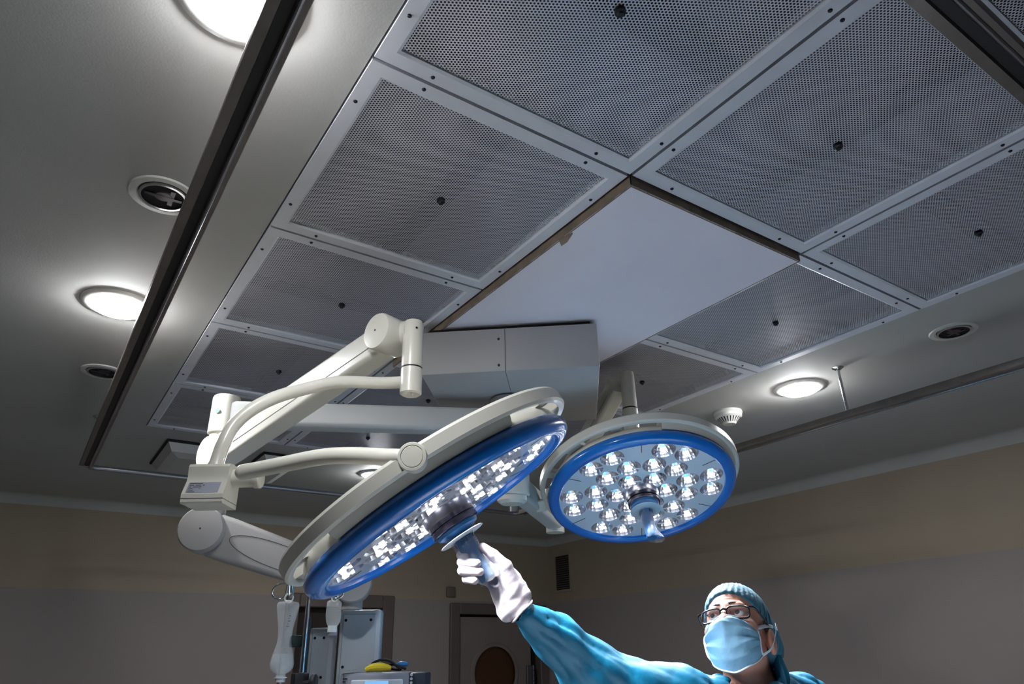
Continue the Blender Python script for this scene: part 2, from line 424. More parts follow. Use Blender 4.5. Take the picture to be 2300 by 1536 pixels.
for i in range(3):
    for j in range(6):
        if i == 1 and j in (2, 3): continue
        cx, cy = GX[i]+PX/2, GY[j]+PY/2
        T = lambda x, y, z: Matrix.Translation((cx+x, cy+y, CZ+z))
        p = link('ceiling_panel', FRM, 'panel_frame', ceiling, T(0, 0, 0))
        link('perforated_sheet', PRF, 'perforated_metal', p, T(0, 0, .003))
        link('stiffener', BRX if (i+j) % 2 else BRY, 'black_gap', p, T(0, 0, .006))
        link('centre_bolt', KNB, 'dark_screw', p, T(0, 0, 0))
        if j > 0:
            for t in (-.2, .2):
                for sx, sy in ((t, -PY/2+.018), (t, PY/2-.018), (-PX/2+.018, t), (PX/2-.018, t)):
                    link('screw', SCR, 'dark_screw', p, T(sx, sy, -.005))
# dropped blank panel with raw sealant edge
bx0, bx1, by0, by1 = GX[1]+.004, GX[2]-.004, GY[2]+.004, GY[4]-.004
blank = MB().box((bx0, by0, CZ-.026), (bx1, by1, CZ-.022)).build('blank_panel', 'blank_panel', ceiling)
ed = MB(); random.seed(3)
for (ax, ay), (qx, qy) in (((bx0, by0), (bx1, by0)), ((bx0, by0), (bx0, by1)), ((bx1, by0), (bx1, by1)), ((bx0, by1), (bx1, by1))):
    n = 60; v = []; nx, ny = (0, 1) if ay == qy else (1, 0)
    sgn = -1 if (ay == qy == by0 or ax == qx == bx0) else 1
    for k in range(n+1):
        t = k/n; x = ax+(qx-ax)*t; y = ay+(qy-ay)*t; w = 0.0015+0.003*max(0, mnoise.noise((x*30, y*30, 1)))
        v += [(x+sgn*nx*w, y+sgn*ny*w, CZ+.02), (x+sgn*nx*w, y+sgn*ny*w, CZ-.0255), (x-sgn*nx*.004, y-sgn*ny*.004, CZ-.0268), (x-sgn*nx*.006, y-sgn*ny*.006, CZ-.022)]
    ed.add(v, [(4*k+q, 4*k+4+q, 4*k+5+q, 4*k+1+q) for k in range(n) for q in range(3)])
ed.build('sealant_edge', 'sealant', blank)
fl = MB()   # peeling flap of sealant tape
for k, (du, dv, dz) in enumerate(((0, 0, 0), (.03, .004, -.004), (.05, -.002, -.012), (.058, .012, -.02), (.04, .018, -.016), (.012, .014, -.008))):
    fl.v.append(Vector((bx0-.004+dv, 1.12+du, CZ-.02+dz)))
fl.f = [(0, 1, 5), (1, 4, 5), (1, 2, 4), (2, 3, 4)]
fl.build('loose_tape', 'sealant', blank, smooth=None)

# ------------------------------------------------------------------ doors and vent on the walls
def door_frame(n, d, fw, lab):
    x0, x1, zt = d; mb = MB()
    for a, b, c, e in ((x0-fw, x0+.01, 0, zt+fw), (x1-.01, x1+fw, 0, zt+fw), (x0+.01, x1-.01, zt-.01, zt+fw)):
        mb.bbox((a, YB-.03, c), (b, YB+.06, e), .006, seg=1)
    return struct(mb.build('door_%d' % n, 'door_frame'))
d1 = door_frame(1, DB, .075, '')
lf = MB(); hc, hr = Vector((3.44, 1.508)), .215; x0, x1, zt = DB[0]+.012, DB[1]-.09, DB[2]-.03
# door leaf with a round hole
pts = [Vector((x0, .01)), Vector((x1, .01)), Vector((x1, zt)), Vector((x0, zt))] + [hc+Vector((hr*math.cos(a), hr*math.sin(a))) for a in [2*math.pi*k/48 for k in range(48)]]
ed_ = [(0, 1), (1, 2), (2, 3), (3, 0)] + [(4+k, 4+(k+1) % 48) for k in range(48)]
cdt = delaunay_2d_cdt(pts, ed_, [], 1, 1e-6)
fv = [(p.x, YB+.01, p.y) for p in cdt[0]]; ff = [f for f in cdt[2] if ((sum((cdt[0][i] for i in f), Vector((0, 0)))/3)-hc).length > hr*.97]
lf.add(fv, ff); lf.add([(x, YB+.05, z) for x, y, z in fv], ff)
leaf = lf.build('door_leaf', 'door_paint', d1, smooth=None)
Mh = frame((0, -1, 0), (hc.x, YB+.01, hc.y))
MB().lathe([(hr-.012, 0), (hr-.012, .012), (hr+.012, .012), (hr+.02, 0)], 48, Mh).build('window_ring', 'door_paint', leaf)
MB().lathe([(.0001, -.02), (hr-.005, -.02), (hr-.005, -.026), (.0001, -.026)], 48, Mh).build('round_pane', 'porthole_glass', leaf)
hg = MB().bbox((x1-.055, YB-.012, 1.40), (x1+.0, YB+.012, 1.56), .004, seg=1)
for k in range(4): hg.cyl((x1+.012, YB-.005, 1.40+.041*k), (x1+.012, YB-.005, 1.437+.041*k), .011, n=10)
hg.build('hinge', 'steel_hinge', d1)
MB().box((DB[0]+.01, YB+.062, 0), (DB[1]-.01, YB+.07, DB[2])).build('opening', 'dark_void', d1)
MB().box((x1+.005, YB+.05, .01), (DB[1]-.012, YB+.055, zt)).build('jamb_gap', 'black_gap', d1)
d2 = door_frame(2, DA, .085, '')
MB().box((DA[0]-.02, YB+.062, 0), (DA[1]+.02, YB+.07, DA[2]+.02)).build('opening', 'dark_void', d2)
MB().bbox((2.16, YB+.03, .01), (2.30, YB+.055, 1.86), .004, seg=1).build('door_leaf', 'black_gap', d2)
wd = MB().bbox((2.955, YB-.03, 2.09), (3.035, YB-.001, 2.17), .008)
tag(wd.build('indicator_box', 'vent_metal'), 'small square wall box above the corner of the round-windowed door', 'wall box')
vt = thing('wall_vent', 'louvred vent grille high on the wall near the room corner', 'vent', (XR, 5.15, 2.14))
MB().box((XR-.012, 5.03, 2.145), (XR-.0, 5.27, 2.165)).box((XR-.012, 5.03, 2.455), (XR, 5.27, 2.475)).box((XR-.012, 5.03, 2.165), (XR, 5.05, 2.455)).box((XR-.012, 5.25, 2.165), (XR, 5.27, 2.455)).build('grille_frame', 'wall_two_tone', vt)
MB().box((XR-.002, 5.05, 2.165), (XR-.0005, 5.25, 2.455)).build('dark_back', 'black_gap', vt)
slm = MB().add([(0, -.1, 0), (0, .1, 0), (-.011, .1, -.009), (-.011, -.1, -.009), (0, -.1, -.002), (0, .1, -.002), (-.011, .1, -.011), (-.011, -.1, -.011)], [(0, 1, 2, 3), (4, 7, 6, 5), (3, 2, 6, 7), (0, 4, 5, 1)])
SL = new_mesh('slat', slm.v, slm.f, None)
for k in range(15): link('slat', SL, 'vent_metal', vt, Matrix.Translation((XR-.001, 5.15, 2.185+.0185*k)))

# ------------------------------------------------------------------ ceiling fittings
def downlight(x, y, label):
    t = thing('downlight', label, 'ceiling light', (x, y, CZ), 'lit round ceiling downlights')
    M = Matrix.Translation((x, y, CZ)) @ Matrix.Rotation(math.pi, 4, 'X')
    MB().lathe([(.080, .004), (.083, .010), (.094, .008), (.103, .003), (.104, -.001), (.080, -.001)], 56, M).build('trim_ring', 'downlight_trim', t)
    MB().lathe([(.0001, .030), (.04, .028), (.064, .021), (.076, .013), (.080, .004), (.080, .0005), (.0001, .0005)], 56, M).build('lens', 'downlight_lens', t)
downlight(.09, .905, 'lit round downlight, partly hidden by the curtain rail, beside the large perforated panel')
downlight(.065, 2.205, 'lit round downlight between the two dark recessed spotlights')
downlight(2.508, 1.561, 'lit round downlight between the smoke detector and a dark recessed spotlight')
downlight(1.60, 3.78, 'lit round downlight beyond the curtain rail, behind the lamp arms')
def spot(x, y, label):
    t = thing('recessed_spotlight', label, 'ceiling light', (x, y, CZ), 'unlit recessed spotlights')
    M = Matrix.Translation((x, y, CZ)) @ Matrix.Rotation(math.pi, 4, 'X')
    MB().lathe([(.052, -.001), (.060, .005), (.074, .004), (.077, -.001)], 40, M).build('trim_ring', 'downlight_trim', t)
    MB().lathe([(.0001, .0012), (.054, .0012), (.054, -.0005), (.0001, -.0005)], 40, M).build('dark_recess', 'black_gap', t)
    MB().lathe([(.047, .001), (.047, .007), (.053, .007), (.053, .001)], 40, M).build('chrome_ring', 'chrome', t)
    b = MB(); b.lathe([(.0001, .004), (.018, .004), (.022, .001), (.0001, .001)], 20, M); b.box((-.040, -.006, .001), (.040, .004, .0045), M); b.box((.012, -.03, .001), (.022, .03, .0035), M)
    b.build('lamp_holder', 'hub_dark', t)
spot(.082, 1.552, 'unlit recessed spotlight with chrome ring beside the wide dark curtain rail')
spot(.086, 2.83, 'unlit recessed spotlight with chrome ring beyond the lit downlight at the rail')
spot(2.487, .933, 'unlit recessed spotlight over the plain wall, past the hanging rail rod')
sm = thing('smoke_detector', 'white domed smoke detector on the ceiling near the lit downlight', 'smoke detector', (2.50, 1.93, CZ))
Ms = Matrix.Translation((2.50, 1.93, CZ)) @ Matrix.Rotation(math.pi, 4, 'X')
MB().lathe([(.0001, 0), (.062, 0), (.064, .010), (.060, .014), (.0001, .014)], 40, Ms).build('base', 'smoke_plastic', sm)
MB().lathe([(.060, .014), (.060, .026), (.052, .032), (.050, .032), (.030, .056), (.026, .060), (.0001, .061)], 40, Ms).build('dome', 'smoke_plastic', sm)
for k in range(22):
    a = 2*math.pi*k/22
    sl = MB().box((.0285, -.0022, -.001), (.046, .0022, .004))
    c = Ms @ Matrix.Rotation(a, 4, 'Z') @ Matrix.Translation((.0, 0, .0)) 
    g = MB().add([(.050, -.0028, .0335), (.050, .0028, .0335), (.033, .0018, .0535), (.033, -.0018, .0535), (.047, -.0028, .030), (.047, .0028, .030)], [(0, 1, 2, 3), (0, 4, 5, 1)])
    g.build('slot', 'black_gap', sm, c, smooth=None)
for x0, x1, lab in ((.44, .83, 'unlit box luminaire on the ceiling past the far end of the dark rail'), (.90, 1.12, 'unlit box luminaire on the ceiling behind the bright spring arm')):
    t = thing('box_luminaire', lab, 'ceiling light', (x0, 3.64, CZ), 'unlit box luminaires past the filter panels')
    MB().bbox((x0, 3.62, CZ-.012), (x1, 4.14, CZ-.0002), .004, seg=1).build('gasket', 'black_gap', t)
    v = [(x0+.01, 3.63, -.011), (x1-.01, 3.63, -.011), (x1-.01, 4.13, -.011), (x0+.01, 4.13, -.011), (x0+.035, 3.66, -.05), (x1-.035, 3.66, -.05), (x1-.035, 4.10, -.05), (x0+.035, 4.10, -.05), (x0+.075, 3.71, -.066), (x1-.075, 3.71, -.066), (x1-.075, 4.05, -.066), (x0+.075, 4.05, -.066)]
    f = [(8, 9, 10, 11), (0, 3, 2, 1)] + [(a+L, (a+1) % 4+L, (a+1) % 4+4+L, a+4+L) for L in (0, 4) for a in range(4)]
    MB().add([(a, b, c+CZ) for a, b, c in v], f).build('diffuser_cover', 'enamel_grey', t, smooth=None)

# curtain rail: rectangle of channel hung on rods
RZ = 2.425; rx0, rx1, ry0, ry1 = .128, 2.445, .217, 3.55
cr = thing('curtain_rail', 'dark metal curtain rail hung on rods in a rectangle around the filter panels', 'curtain rail', (rx0, ry0, RZ))
def channel(a, b, name='rail_channel'):
    a = Vector(a); b = Vector(b); L = (b-a).length; M = frame(b-a, a, (0, 0, 1))      # local x up
    prof = [(.012, -.026), (.012, .026), (-.006, .028), (-.012, .026), (-.012, .010), (-.005, .008), (-.005, -.008), (-.012, -.010), (-.012, -.026), (-.006, -.028)]
    o = MB().prism(prof, 0, L, M).build(name, 'dark_rail', cr)
    MB().prism([(-.0052, -.0078), (-.0052, .0078), (-.006, .0078), (-.006, -.0078)], .001, L-.001, M).build('slot', 'rail_groove', o)
    MB().tube([M @ Vector((-.011, .014, 0.002)), M @ Vector((-.011, .014, L-.002))], .0042, 10).build('runner_bead', 'rail_tube', o)
channel((rx0, ry0-.026, RZ), (rx0, ry1-.06, RZ)); channel((rx1, ry0-.026, RZ), (rx1, ry1-.05, RZ)); channel((rx0+.03, ry0, RZ), (rx1-.03, ry0, RZ))
MB().tube([(rx0, ry1-.062, RZ), (rx0, ry1-.035, RZ), (rx0+.012, ry1-.012, RZ), (rx0+.035, ry1, RZ), (rx0+.08, ry1, RZ), (rx1-.08, ry1, RZ), (rx1-.035, ry1, RZ), (rx1-.012, ry1-.012, RZ), (rx1, ry1-.035, RZ), (rx1, ry1-.052, RZ)], .011, 12).build('rail_tube', 'rail_tube', cr)
def rod(x, y):
    MB().cyl((x, y, RZ+.012), (x, y, CZ-.004), .0055, n=12).lathe([(.0001, -.010), (.010, -.010), (.022, -.002), (.022, 0), (.0001, 0)], 20, Matrix.Translation((x, y, CZ-.0005))).build('hanger_rod', 'chrome', cr)
for x, y in ((2.445, 1.346), (2.445, 3.49), (.128, 3.42), (.128, .3), (1.6, .217)): rod(x, y)
MB().bbox((rx1-.05, ry1-.005, RZ-.002), (rx1+.0, ry1+.012, RZ+.05), .003, seg=1).build('corner_bracket', 'enamel_grey', cr)

# ------------------------------------------------------------------ ceiling mount cover and column
A_, B_ = Vector((.900, 1.823)), Vector((1.332, 1.472)); e1 = (B_-A_).normalized(); e2 = Vector((-e1.y, e1.x)); LA = (B_-A_).length; LB = .535
SX = A_ + e1*(LA/2+.02) + e2*(LB/2); S = Vector((1.262, 1.862, 0))
mz0, mz1 = 2.430, 2.590
mt = thing('lamp_mount', 'square grey mount cover under the blank panel carrying the lamp column', 'ceiling mount', (S.x, S.y, mz1))
Mb = Matrix(((e1.x, e2.x, 0, A_.x), (e1.y, e2.y, 0, A_.y), (0, 0, 1, 0), (0, 0, 0, 1)))
MB().bbox((0, 0, mz0), (LA, LB, mz1-.012), .005).build('cover', 'mount_grey', mt, Mb)
MB().box((.02, .02, mz1-.012), (LA-.02, LB-.02, mz1+.003)).build('shadow_gap', 'black_gap', mt, Mb)
MB().box((LA*.475, -.0008, mz0-.0008), (LA*.475+.0015, LB*.36, mz1-.016)).build('seam', 'seam_line', mt, Mb)
for u, w in ((LA*.44, mz1-.05), (LA*.44, mz0+.02)): MB().cyl((u, -.002, w), (u, .002, w), .004, n=10).build('screw', 'dark_screw', mt, Mb)
MB().lathe([(.0001, mz0-.028), (.058, mz0-.028), (.066, mz0-.022), (.068, mz0-.006), (.060, mz0)], 40, Matrix.Translation((S.x, S.y, 0))).build('flange', 'mount_grey', mt)
zcb = zat(S.x, S.y, 1133)
MB().lathe([(.050, mz0-.02), (.050, zcb+.035), (.050, zcb+.028), (.048, zcb+.010), (.036, zcb+.001), (.0001, zcb)], 40, Matrix.Translation((S.x, S.y, 0))).build('column', 'enamel', mt)
MB().lathe([(.0502, zcb+.034), (.0506, zcb+.0325), (.0502, zcb+.031)], 40, Matrix.Translation((S.x, S.y, 0))).build('column_seam', 'seam_line', mt)

# ------------------------------------------------------------------ surgical lamp heads
CUPR = .0412; PLATE_R = .284
sect = []
for k in range(6):
    c = k*60+12
    sect += [(.2435, c-13), (.2440, c+7), (.1625, c-15), (.1630, c+15), (.0850, c+2)]
CUPS = [(r*math.cos(math.radians(a)), r*math.sin(math.radians(a))) for r, a in sect]
def plate_mesh():
    pts = []; eds = []
    def loop(cx, cy, r, n):
        b = len(pts)
        for k in range(n): pts.append(Vector((cx+r*math.cos(2*math.pi*k/n), cy+r*math.sin(2*math.pi*k/n)))); eds.append((b+k, b+(k+1) % n))
    loop(0, 0, PLATE_R+.006, 96); loop(0, 0, .05, 32)
    for x, y in CUPS: loop(x, y, CUPR-.0015, 24)
    c = delaunay_2d_cdt(pts, eds, [], 1, 1e-6); F = []
    for f in c[2]:
        g = sum((c[0][i] for i in f), Vector((0, 0)))/len(f)
        if g.length < .049 or any((g-Vector(q)).length < (CUPR-.0015)*.985 for q in CUPS): continue
        F.append(f)
    return new_mesh('reflector_plate', [(p.x, p.y, .012) for p in c[0]], F, None)
PLATE = plate_mesh()
cm = MB().lathe([(CUPR, .0115), (CUPR*.985, .016), (CUPR*.93, .024), (CUPR*.82, .033), (CUPR*.64, .041), (CUPR*.4, .0465), (.0001, .049)], 18); CUP = new_mesh('reflector', cm.v, cm.f, 8)
lm_ = MB().box((-.0080, -.0095, .0100), (.0080, .0095, .0135)); LED = new_mesh('led', lm_.v, lm_.f, None)
lm_ = MB().box((-.0020, .0095, .0105), (.0020, .0405, .0130)); STEM = new_mesh('led_stem', lm_.v, lm_.f, None)

def lamp_head(t, M, flare):
    "lamp head in its own frame: face towards -z, front edge of the rim at z = 0; +y is the pivot side"
    MB().lathe([(.287, .010), (.287, .002), (.291, -.002), (.298, -.004), (.312, -.002), (.322, .006), (.326, .016), (.324, .026), (.318, .033), (.306, .036), (.290, .034), (.287, .026), (.287, .010)], 96, M).build('blue_rim', 'rim_blue', t)
    MB().lathe([(.316, .030), (.314, .046), (.306, .060), (.286, .074), (.24, .090), (.16, .102), (.08, .108), (.0001, .109)], 96, M).build('housing', 'enamel', t)
    # handle ring behind the rim, flat band
    MB().lathe([(.331, .052), (.343, .050), (.348, .055), (.349, .078), (.345, .084), (.335, .082), (.331, .076), (.331, .052)], 120, M).build('handle_ring', 'enamel', t)
    # pads where the housing reaches out to the ring
    for c in (math.pi/2, -math.pi/2):
        a0, a1 = c-.62, c+.62
        mb = MB(); prof = [(.300, .036), (.322, .034), (.333, .050), (.333, .080), (.322, .086), (.280, .080), (.300, .036)]
        mb.lathe(prof, 24, None, a0, a1); L = 7
        mb.f += [tuple(range(6)), tuple(range(24*L, 24*L+6))]
        mb.build('ring_pad', 'enamel', t, M)
    for c in (.50, math.pi-.50, -.50, math.pi+.50, 0, math.pi):
        mb = MB(); w = .10 if c in (0, math.pi) else .05
        mb.lathe([(.30, .058), (.336, .058), (.336, .076), (.29, .076), (.30, .058)], 8, None, c-w, c+w); mb.f += [(0, 1, 2, 3), (40, 41, 42, 43)]
        mb.build('ring_bridge', 'enamel', t, M)
    link('reflector_plate', PLATE, 'plate_white', t, M)
    MB().lathe([(.288, .052), (.0001, .052)], 48, M).build('back_plate', 'hub_dark', t)
    for k in range(6):
        a = math.radians(k*60-18)
        MB().box((.235, -.0011, .0108), (.287, .0011, .0119)).build('plate_seam', 'seam_line', t, M @ Matrix.Rotation(a, 4, 'Z'), smooth=None)
    spd = bpy.data.lights.new('led_beam', 'SPOT'); spd.energy = LED_SPOT_W; spd.color = LED_COL; spd.spot_size = math.radians(76); spd.spot_blend = 1.0; spd.shadow_soft_size = .012
    for k, (x, y) in enumerate(CUPS):
        Mc = M @ Matrix.Translation((x, y, 0)) @ Matrix.Rotation(math.atan2(y, x)+.6, 4, 'Z')
        c = link('reflector', CUP, 'mirror', t, Mc); link('led', LED, 'led_chip', c, Mc); link('led_stem', STEM, 'plate_white', c, Mc)
        lo = bpy.data.objects.new('led_beam', spd); COL.objects.link(lo); lo.parent = c; lo.matrix_parent_inverse = WM[c].inverted()
        lo.matrix_basis = M @ Matrix.Translation((x, y, .006))
    MB().lathe([(.0001, .0085), (.2868, .0085)], 64, M).build('front_glass', 'clear_glass', t)
    # hub, sterile handle and its cover
    MB().lathe([(.057, .012), (.057, -.006), (.055, -.010), (.053, -.010)], 48, M).build('hub_collar', 'hub_steel', t)
    hb = MB().lathe([(.055, .010), (.055, -.020), (.051, -.021), (.051, -.024), (.055, -.025), (.055, -.034), (.050, -.036), (.048, -.036)], 48, M).build('hub', 'hub_dark', t)
    MB().lathe([(.048, -.034), (.050, -.037), (.047, -.044), (.030, -.052), (.022, -.056)], 48, M).build('hub_cone', 'handle_blue', t)
    MB().lathe([(.018, -.055), (.050, -.0575), (.052, -.059), (.050, -.0605), (.020, -.062), (.018, -.055)], 48, M).build('handle_flange', 'flange_white', t)
    h = MB().lathe([(.0001, -.060), (.021, -.060), (.0205, -.085), (.018, -.115), (.017, -.145), (.018, -.158), (.016, -.163), (.0001, -.163)], 28, M).build('sterile_handle', 'handle_blue', t)
    for k in range(10):
        MB().box((.0205, -.0016, -.074), (.0235, .0016, -.063)).build('rib', 'handle_blue', h, M @ Matrix.Rotation(2*math.pi*k/10, 4, 'Z'), smooth=None)
    # crumpled clear bag over the handle
    v = []; f = []; n = 40; L = 16
    for i in range(L):
        t_ = i/(L-1); z = -.0615-.106*t_
        for k in range(n):
            a = 2*math.pi*k/n
            w = .027 + .004*math.sin(3*a+t_*7) + .010*max(0, t_-.55)*(1+math.cos(a-flare))*1.7
            w += .0045*mnoise.noise((math.cos(a)*2.2, math.sin(a)*2.2, t_*7+3)); w -= .006*math.exp(-((t_-.62)/.18)**2); w *= 1-.40*t_*(1-math.cos(a-flare))/2
            v.append((w*math.cos(a), w*math.sin(a)*(1-.45*max(0, t_-.6)), z+.006*mnoise.noise((math.cos(a)*3, math.sin(a)*3, t_*3+9))*t_))
    for i in range(L-1):
        for k in range(n): f.append((i*n+k, i*n+(k+1) % n, (i+1)*n+(k+1) % n, (i+1)*n+k))
    MB().add(v, f).build('plastic_cover', 'plastic_film', h, M, smooth=60)

def arm_body(t, a, b, w0, w1, th, name, m='enamel', seam=True):
    "tapering box arm with rounded edges from a to b; w = height, th = width"
    a = Vector(a); b = Vector(b); M = frame(b-a, a, (0, 0, 1)); L = (b-a).length
    mb = MB(); v = []; n = 6
    sec = []
    for (hh, s_) in ((w0, 0), (w0, .1), (w1, .9), (w1, 1)):
        ring = []
        r = min(hh, th)*.2
        for cx, cy, st in ((hh/2-r, th/2-r, 0), (-hh/2+r, th/2-r, 1), (-hh/2+r, -th/2+r, 2), (hh/2-r, -th/2+r, 3)):
            for k in range(n+1):
                an = math.pi/2*(st+k/n); ring.append((cx+r*math.cos(an), cy+r*math.sin(an), L*s_))
        sec.append(ring)
    N = len(sec[0]); v = [p for q in sec for p in q]
    f = [(i*N+k, i*N+(k+1) % N, (i+1)*N+(k+1) % N, (i+1)*N+k) for i in range(3) for k in range(N)] + [tuple(range(N))[::-1], tuple(range(3*N, 4*N))]
    o = mb.add(v, f, M).build(name, m, t)
    if seam:
        for s_ in (-1, 1):
            MB().add([(-w0*.16, s_*(th/2+.0006), .02), (-w0*.16-.0022, s_*(th/2+.0006), .02), (-w1*.16-.0022, s_*(th/2+.0006), L-.04), (-w1*.16, s_*(th/2+.0006), L-.04)], [(0, 1, 2, 3)], M).build('seam', 'seam_line', o, smooth=None)
    return o
def disc(t, c, axis, r, th, name, m='enamel', dot=True):
    M = frame(axis, c)
    o = MB().lathe([(.0001, -th/2), (r*.94, -th/2), (r, -th/2+.005), (r, th/2-.006), (r*.94, th/2-.0005), (r*.5, th/2+.002), (.0001, th/2+.003)], 48, M).build(name, m, t)
    if dot: MB().lathe([(.0001, th/2+.0036), (.0025, th/2+.0036), (.003, th/2+.001)], 10, M).build('screw', 'dark_screw', o)
    return o
def vlathe(t, x, y, prof, name, m='enamel', n=36): return MB().lathe(prof, n, Matrix.Translation((x, y, 0))).build(name, m, t)

# --- lamp one, edge-on, with its arms
C1 = Vector((.738, 1.3395, 1.908)); N1 = Vector((.487, -.247, -.838)).normalized()
W1 = (CAM-C1); W1 = (W1-N1*W1.dot(N1)).normalized()
M1 = frame(-N1, C1, W1.cross(-N1))           # x along the long side, y to the camera side
L1 = thing('surgical_lamp', 'surgical lamp held by its handle by the person, seen edge-on with blue rim', 'surgical lamp', (S.x, S.y, 2.345), 'round surgical lamps on ceiling arms')
lamp_head(L1, M1, math.pi-.5)
Q = at(505, 932, 2.22); QZ = Q.z
Sa = Vector((S.x, S.y, QZ))
vlathe(L1, S.x, S.y, [(.0515, QZ+.05), (.060, QZ+.045), (.060, QZ-.045), (.0515, QZ-.05)], 'arm_bearing')
arm_body(L1, Sa+(Q-Sa).normalized()*.056, Q, .082, .080, .070, 'extension_arm', 'enamel_grey', seam=False)
zq = lambda py: zat(Q.x, Q.y, py)
vlathe(L1, Q.x, Q.y, [(.0001, zq(893)), (.040, zq(893)), (.043, zq(897)), (.043, zq(975)), (.0001, zq(975))], 'arm_knuckle')
MB().cyl(Q+Vector((-.030, -.034, 0)), Q+Vector((-.0306, -.0347, 0)), .008, n=14).build('green_dot', 'green_dot', L1)
K1 = at(880, 757, 1.78); P1 = Vector((Q.x, Q.y, zq(1022)))
ad = (K1-P1); ah = Vector((ad.x, ad.y, 0)).normalized(); side = Vector((ah.y, -ah.x, 0))
if side.dot(CAM-P1) < 0: side = -side
vlathe(L1, Q.x, Q.y, [(.0001, zq(970)), (.036, zq(970)), (.036, zq(1048)), (.0001, zq(1048))], 'arm_post')
arm_body(L1, P1, K1, .104, .088, .062, 'spring_arm')
disc(L1, P1+side*.006, side, .054, .078, 'pivot_disc', dot=False)
disc(L1, K1+side*.012, side, .049, .082, 'pivot_disc')
VX = at(926, 800, 1.72); zv = lambda py: zat(VX.x, VX.y, py)
# elbow block from the pivot to the drop tube
eb = MB(); e_ = Vector((VX.x, VX.y, K1.z))
eb.tube([K1-side*.02, (K1-side*.02)*.5+e_*.5, e_], [.040, .037, .030], 20, flat=1.0)
eb.build('elbow', 'enamel', L1)
vlathe(L1, VX.x, VX.y, [(.0001, zv(722)), (.022, zv(724)), (.026, zv(732)), (.026, zv(826)), (.0245, zv(827)), (.0245, zv(829)), (.0265, zv(830)), (.0265, zv(884)), (.022, zv(887)), (.0001, zv(887))], 'drop_tube')
vlathe(L1, VX.x, VX.y, [(.0248, zv(826.2)), (.0262, zv(827)), (.0262, zv(829)), (.0248, zv(829.8))], 'tube_seam', 'rubber_black')
MB().cyl(VX+Vector((-.004, -.0258, zv(745)-VX.z)), VX+Vector((-.0042, -.0268, zv(745)-VX.z)), .0028, n=10).build('set_screw', 'dark_screw', L1)
yt = [(912, 858, 1.72), (850, 860, 1.70), (760, 858, 1.66), (690, 872, 1.62), (620, 892, 1.57), (565, 920, 1.53), (525, 955, 1.50), (503, 995, 1.47), (490, 1030, 1.45), (482, 1062, 1.43)]
MB().tube([at(*q) for q in yt], .0148, 20, smooth=5).build('yoke_tube', 'enamel', L1)
# joint block with rating label
BC = at(480, 1075, 1.42); bz = Vector((0, 0, 1)); br = (CR-bz*CR.dot(bz)).normalized(); bf = bz.cross(br)    # bf points away from the camera
Mk = Matrix(((br.x, -bf.x, 0, BC.x), (br.y, -bf.y, 0, BC.y), (0, 0, 1, BC.z), (0, 0, 0, 1)))                 # local y to the camera
prof = [(.030, .018), (.026, .024), (.016, .026), (-.030, .026), (-.034, .020), (-.034, -.058), (.040, -.058), (.042, -.055), (.043, -.040), (.029, -.012), (.027, -.002), (.029, .010)]
bk = MB(); hw = .041
n_ = len(prof); v = [(-hw, y, z) for y, z in prof] + [(hw, y, z) for y, z in prof]
bk.add(v, [tuple(range(n_)), tuple(range(n_, 2*n_))[::-1]] + [(i, (i+1) % n_, (i+1) % n_+n_, i+n_) for i in range(n_)], Mk)
blk = bk.build('joint_block', 'enamel', L1, smooth=25)
dv = Vector((0, .043-.029, -.040+.012)); dv.normalize(); nv = Vector((0, -dv.z, dv.y))     # down the label slope
def onlab(u, w, k): return Mk @ (Vector((u, .029, -.012)) + dv*w + nv*k)
lb = MB().add([onlab(-.034, .003, .0006), onlab(.030, .003, .0006), onlab(.030, .029, .0006), onlab(-.034, .029, .0006)], [(0, 1, 2, 3)]).build('rating_label', 'label_grey', blk, smooth=None)
ink = MB()
for r_, segs in enumerate((((-.031, -.006),), ((-.031, -.022), (-.019, -.008), (-.005, -.001)), ((-.031, -.026), (-.023, -.006)), ((-.031, -.022), (-.010, -.008)), ((-.031, -.020),), ((-.031, -.016),))):
    for a_, b_ in segs:
        w_ = .0055+.0042*r_; h_ = .0017 if r_ < 3 else .0010
        ink.add([onlab(a_, w_, .001), onlab(b_, w_, .001), onlab(b_, w_+h_, .001), onlab(a_, w_+h_, .001)], [(0, 1, 2, 3)])
ink.build('label_print', 'ink', lb, smooth=None)
MB().box((-.0412, -.034, -.0492), (.0412, .0430, -.0482), Mk).build('block_seam', 'seam_line', blk)
# swivel barrel at the right of the block, then the lower tube to the lamp pivot
MB().lathe([(.0001, .039), (.017, .039), (.019, .044), (.019, .082), (.0215, .086), (.0215, .096), (.020, .098), (.0001, .099)], 28, Mk @ Matrix.Rotation(math.pi/2, 4, 'Y')).build('swivel_barrel', 'enamel', L1)
PV = C1 + W1*.338 - N1*.067
lt = [(546, 1060, 1.36), (575, 1055, 1.355), (640, 1042, 1.335), (700, 1030, 1.31), (745, 1024, 1.29), (800, 1023, 1.265), (860, 1026, 1.235)]
pts = [BC + br*.052 + (at(546, 1060, 1.40)-BC)*0] ; pts = [at(*q) for q in lt] + [PV - W1*.004 + (at(900, 1028, 1.2)-at(935, 1030, 1.2))]
MB().tube(pts+[PV-W1*.004], .0155, 20, smooth=5).sphere(pts[0], .0155, 10).build('lamp_tube', 'enamel', L1)
Mp = frame(W1, PV)
MB().lathe([(.0001, -.030), (.026, -.030), (.026, .012), (.0245, .015), (.0205, .0155), (.0195, .0138), (.018, .0155), (.0001, .0160)], 40, Mp).build('pivot_cap', 'enamel', L1)

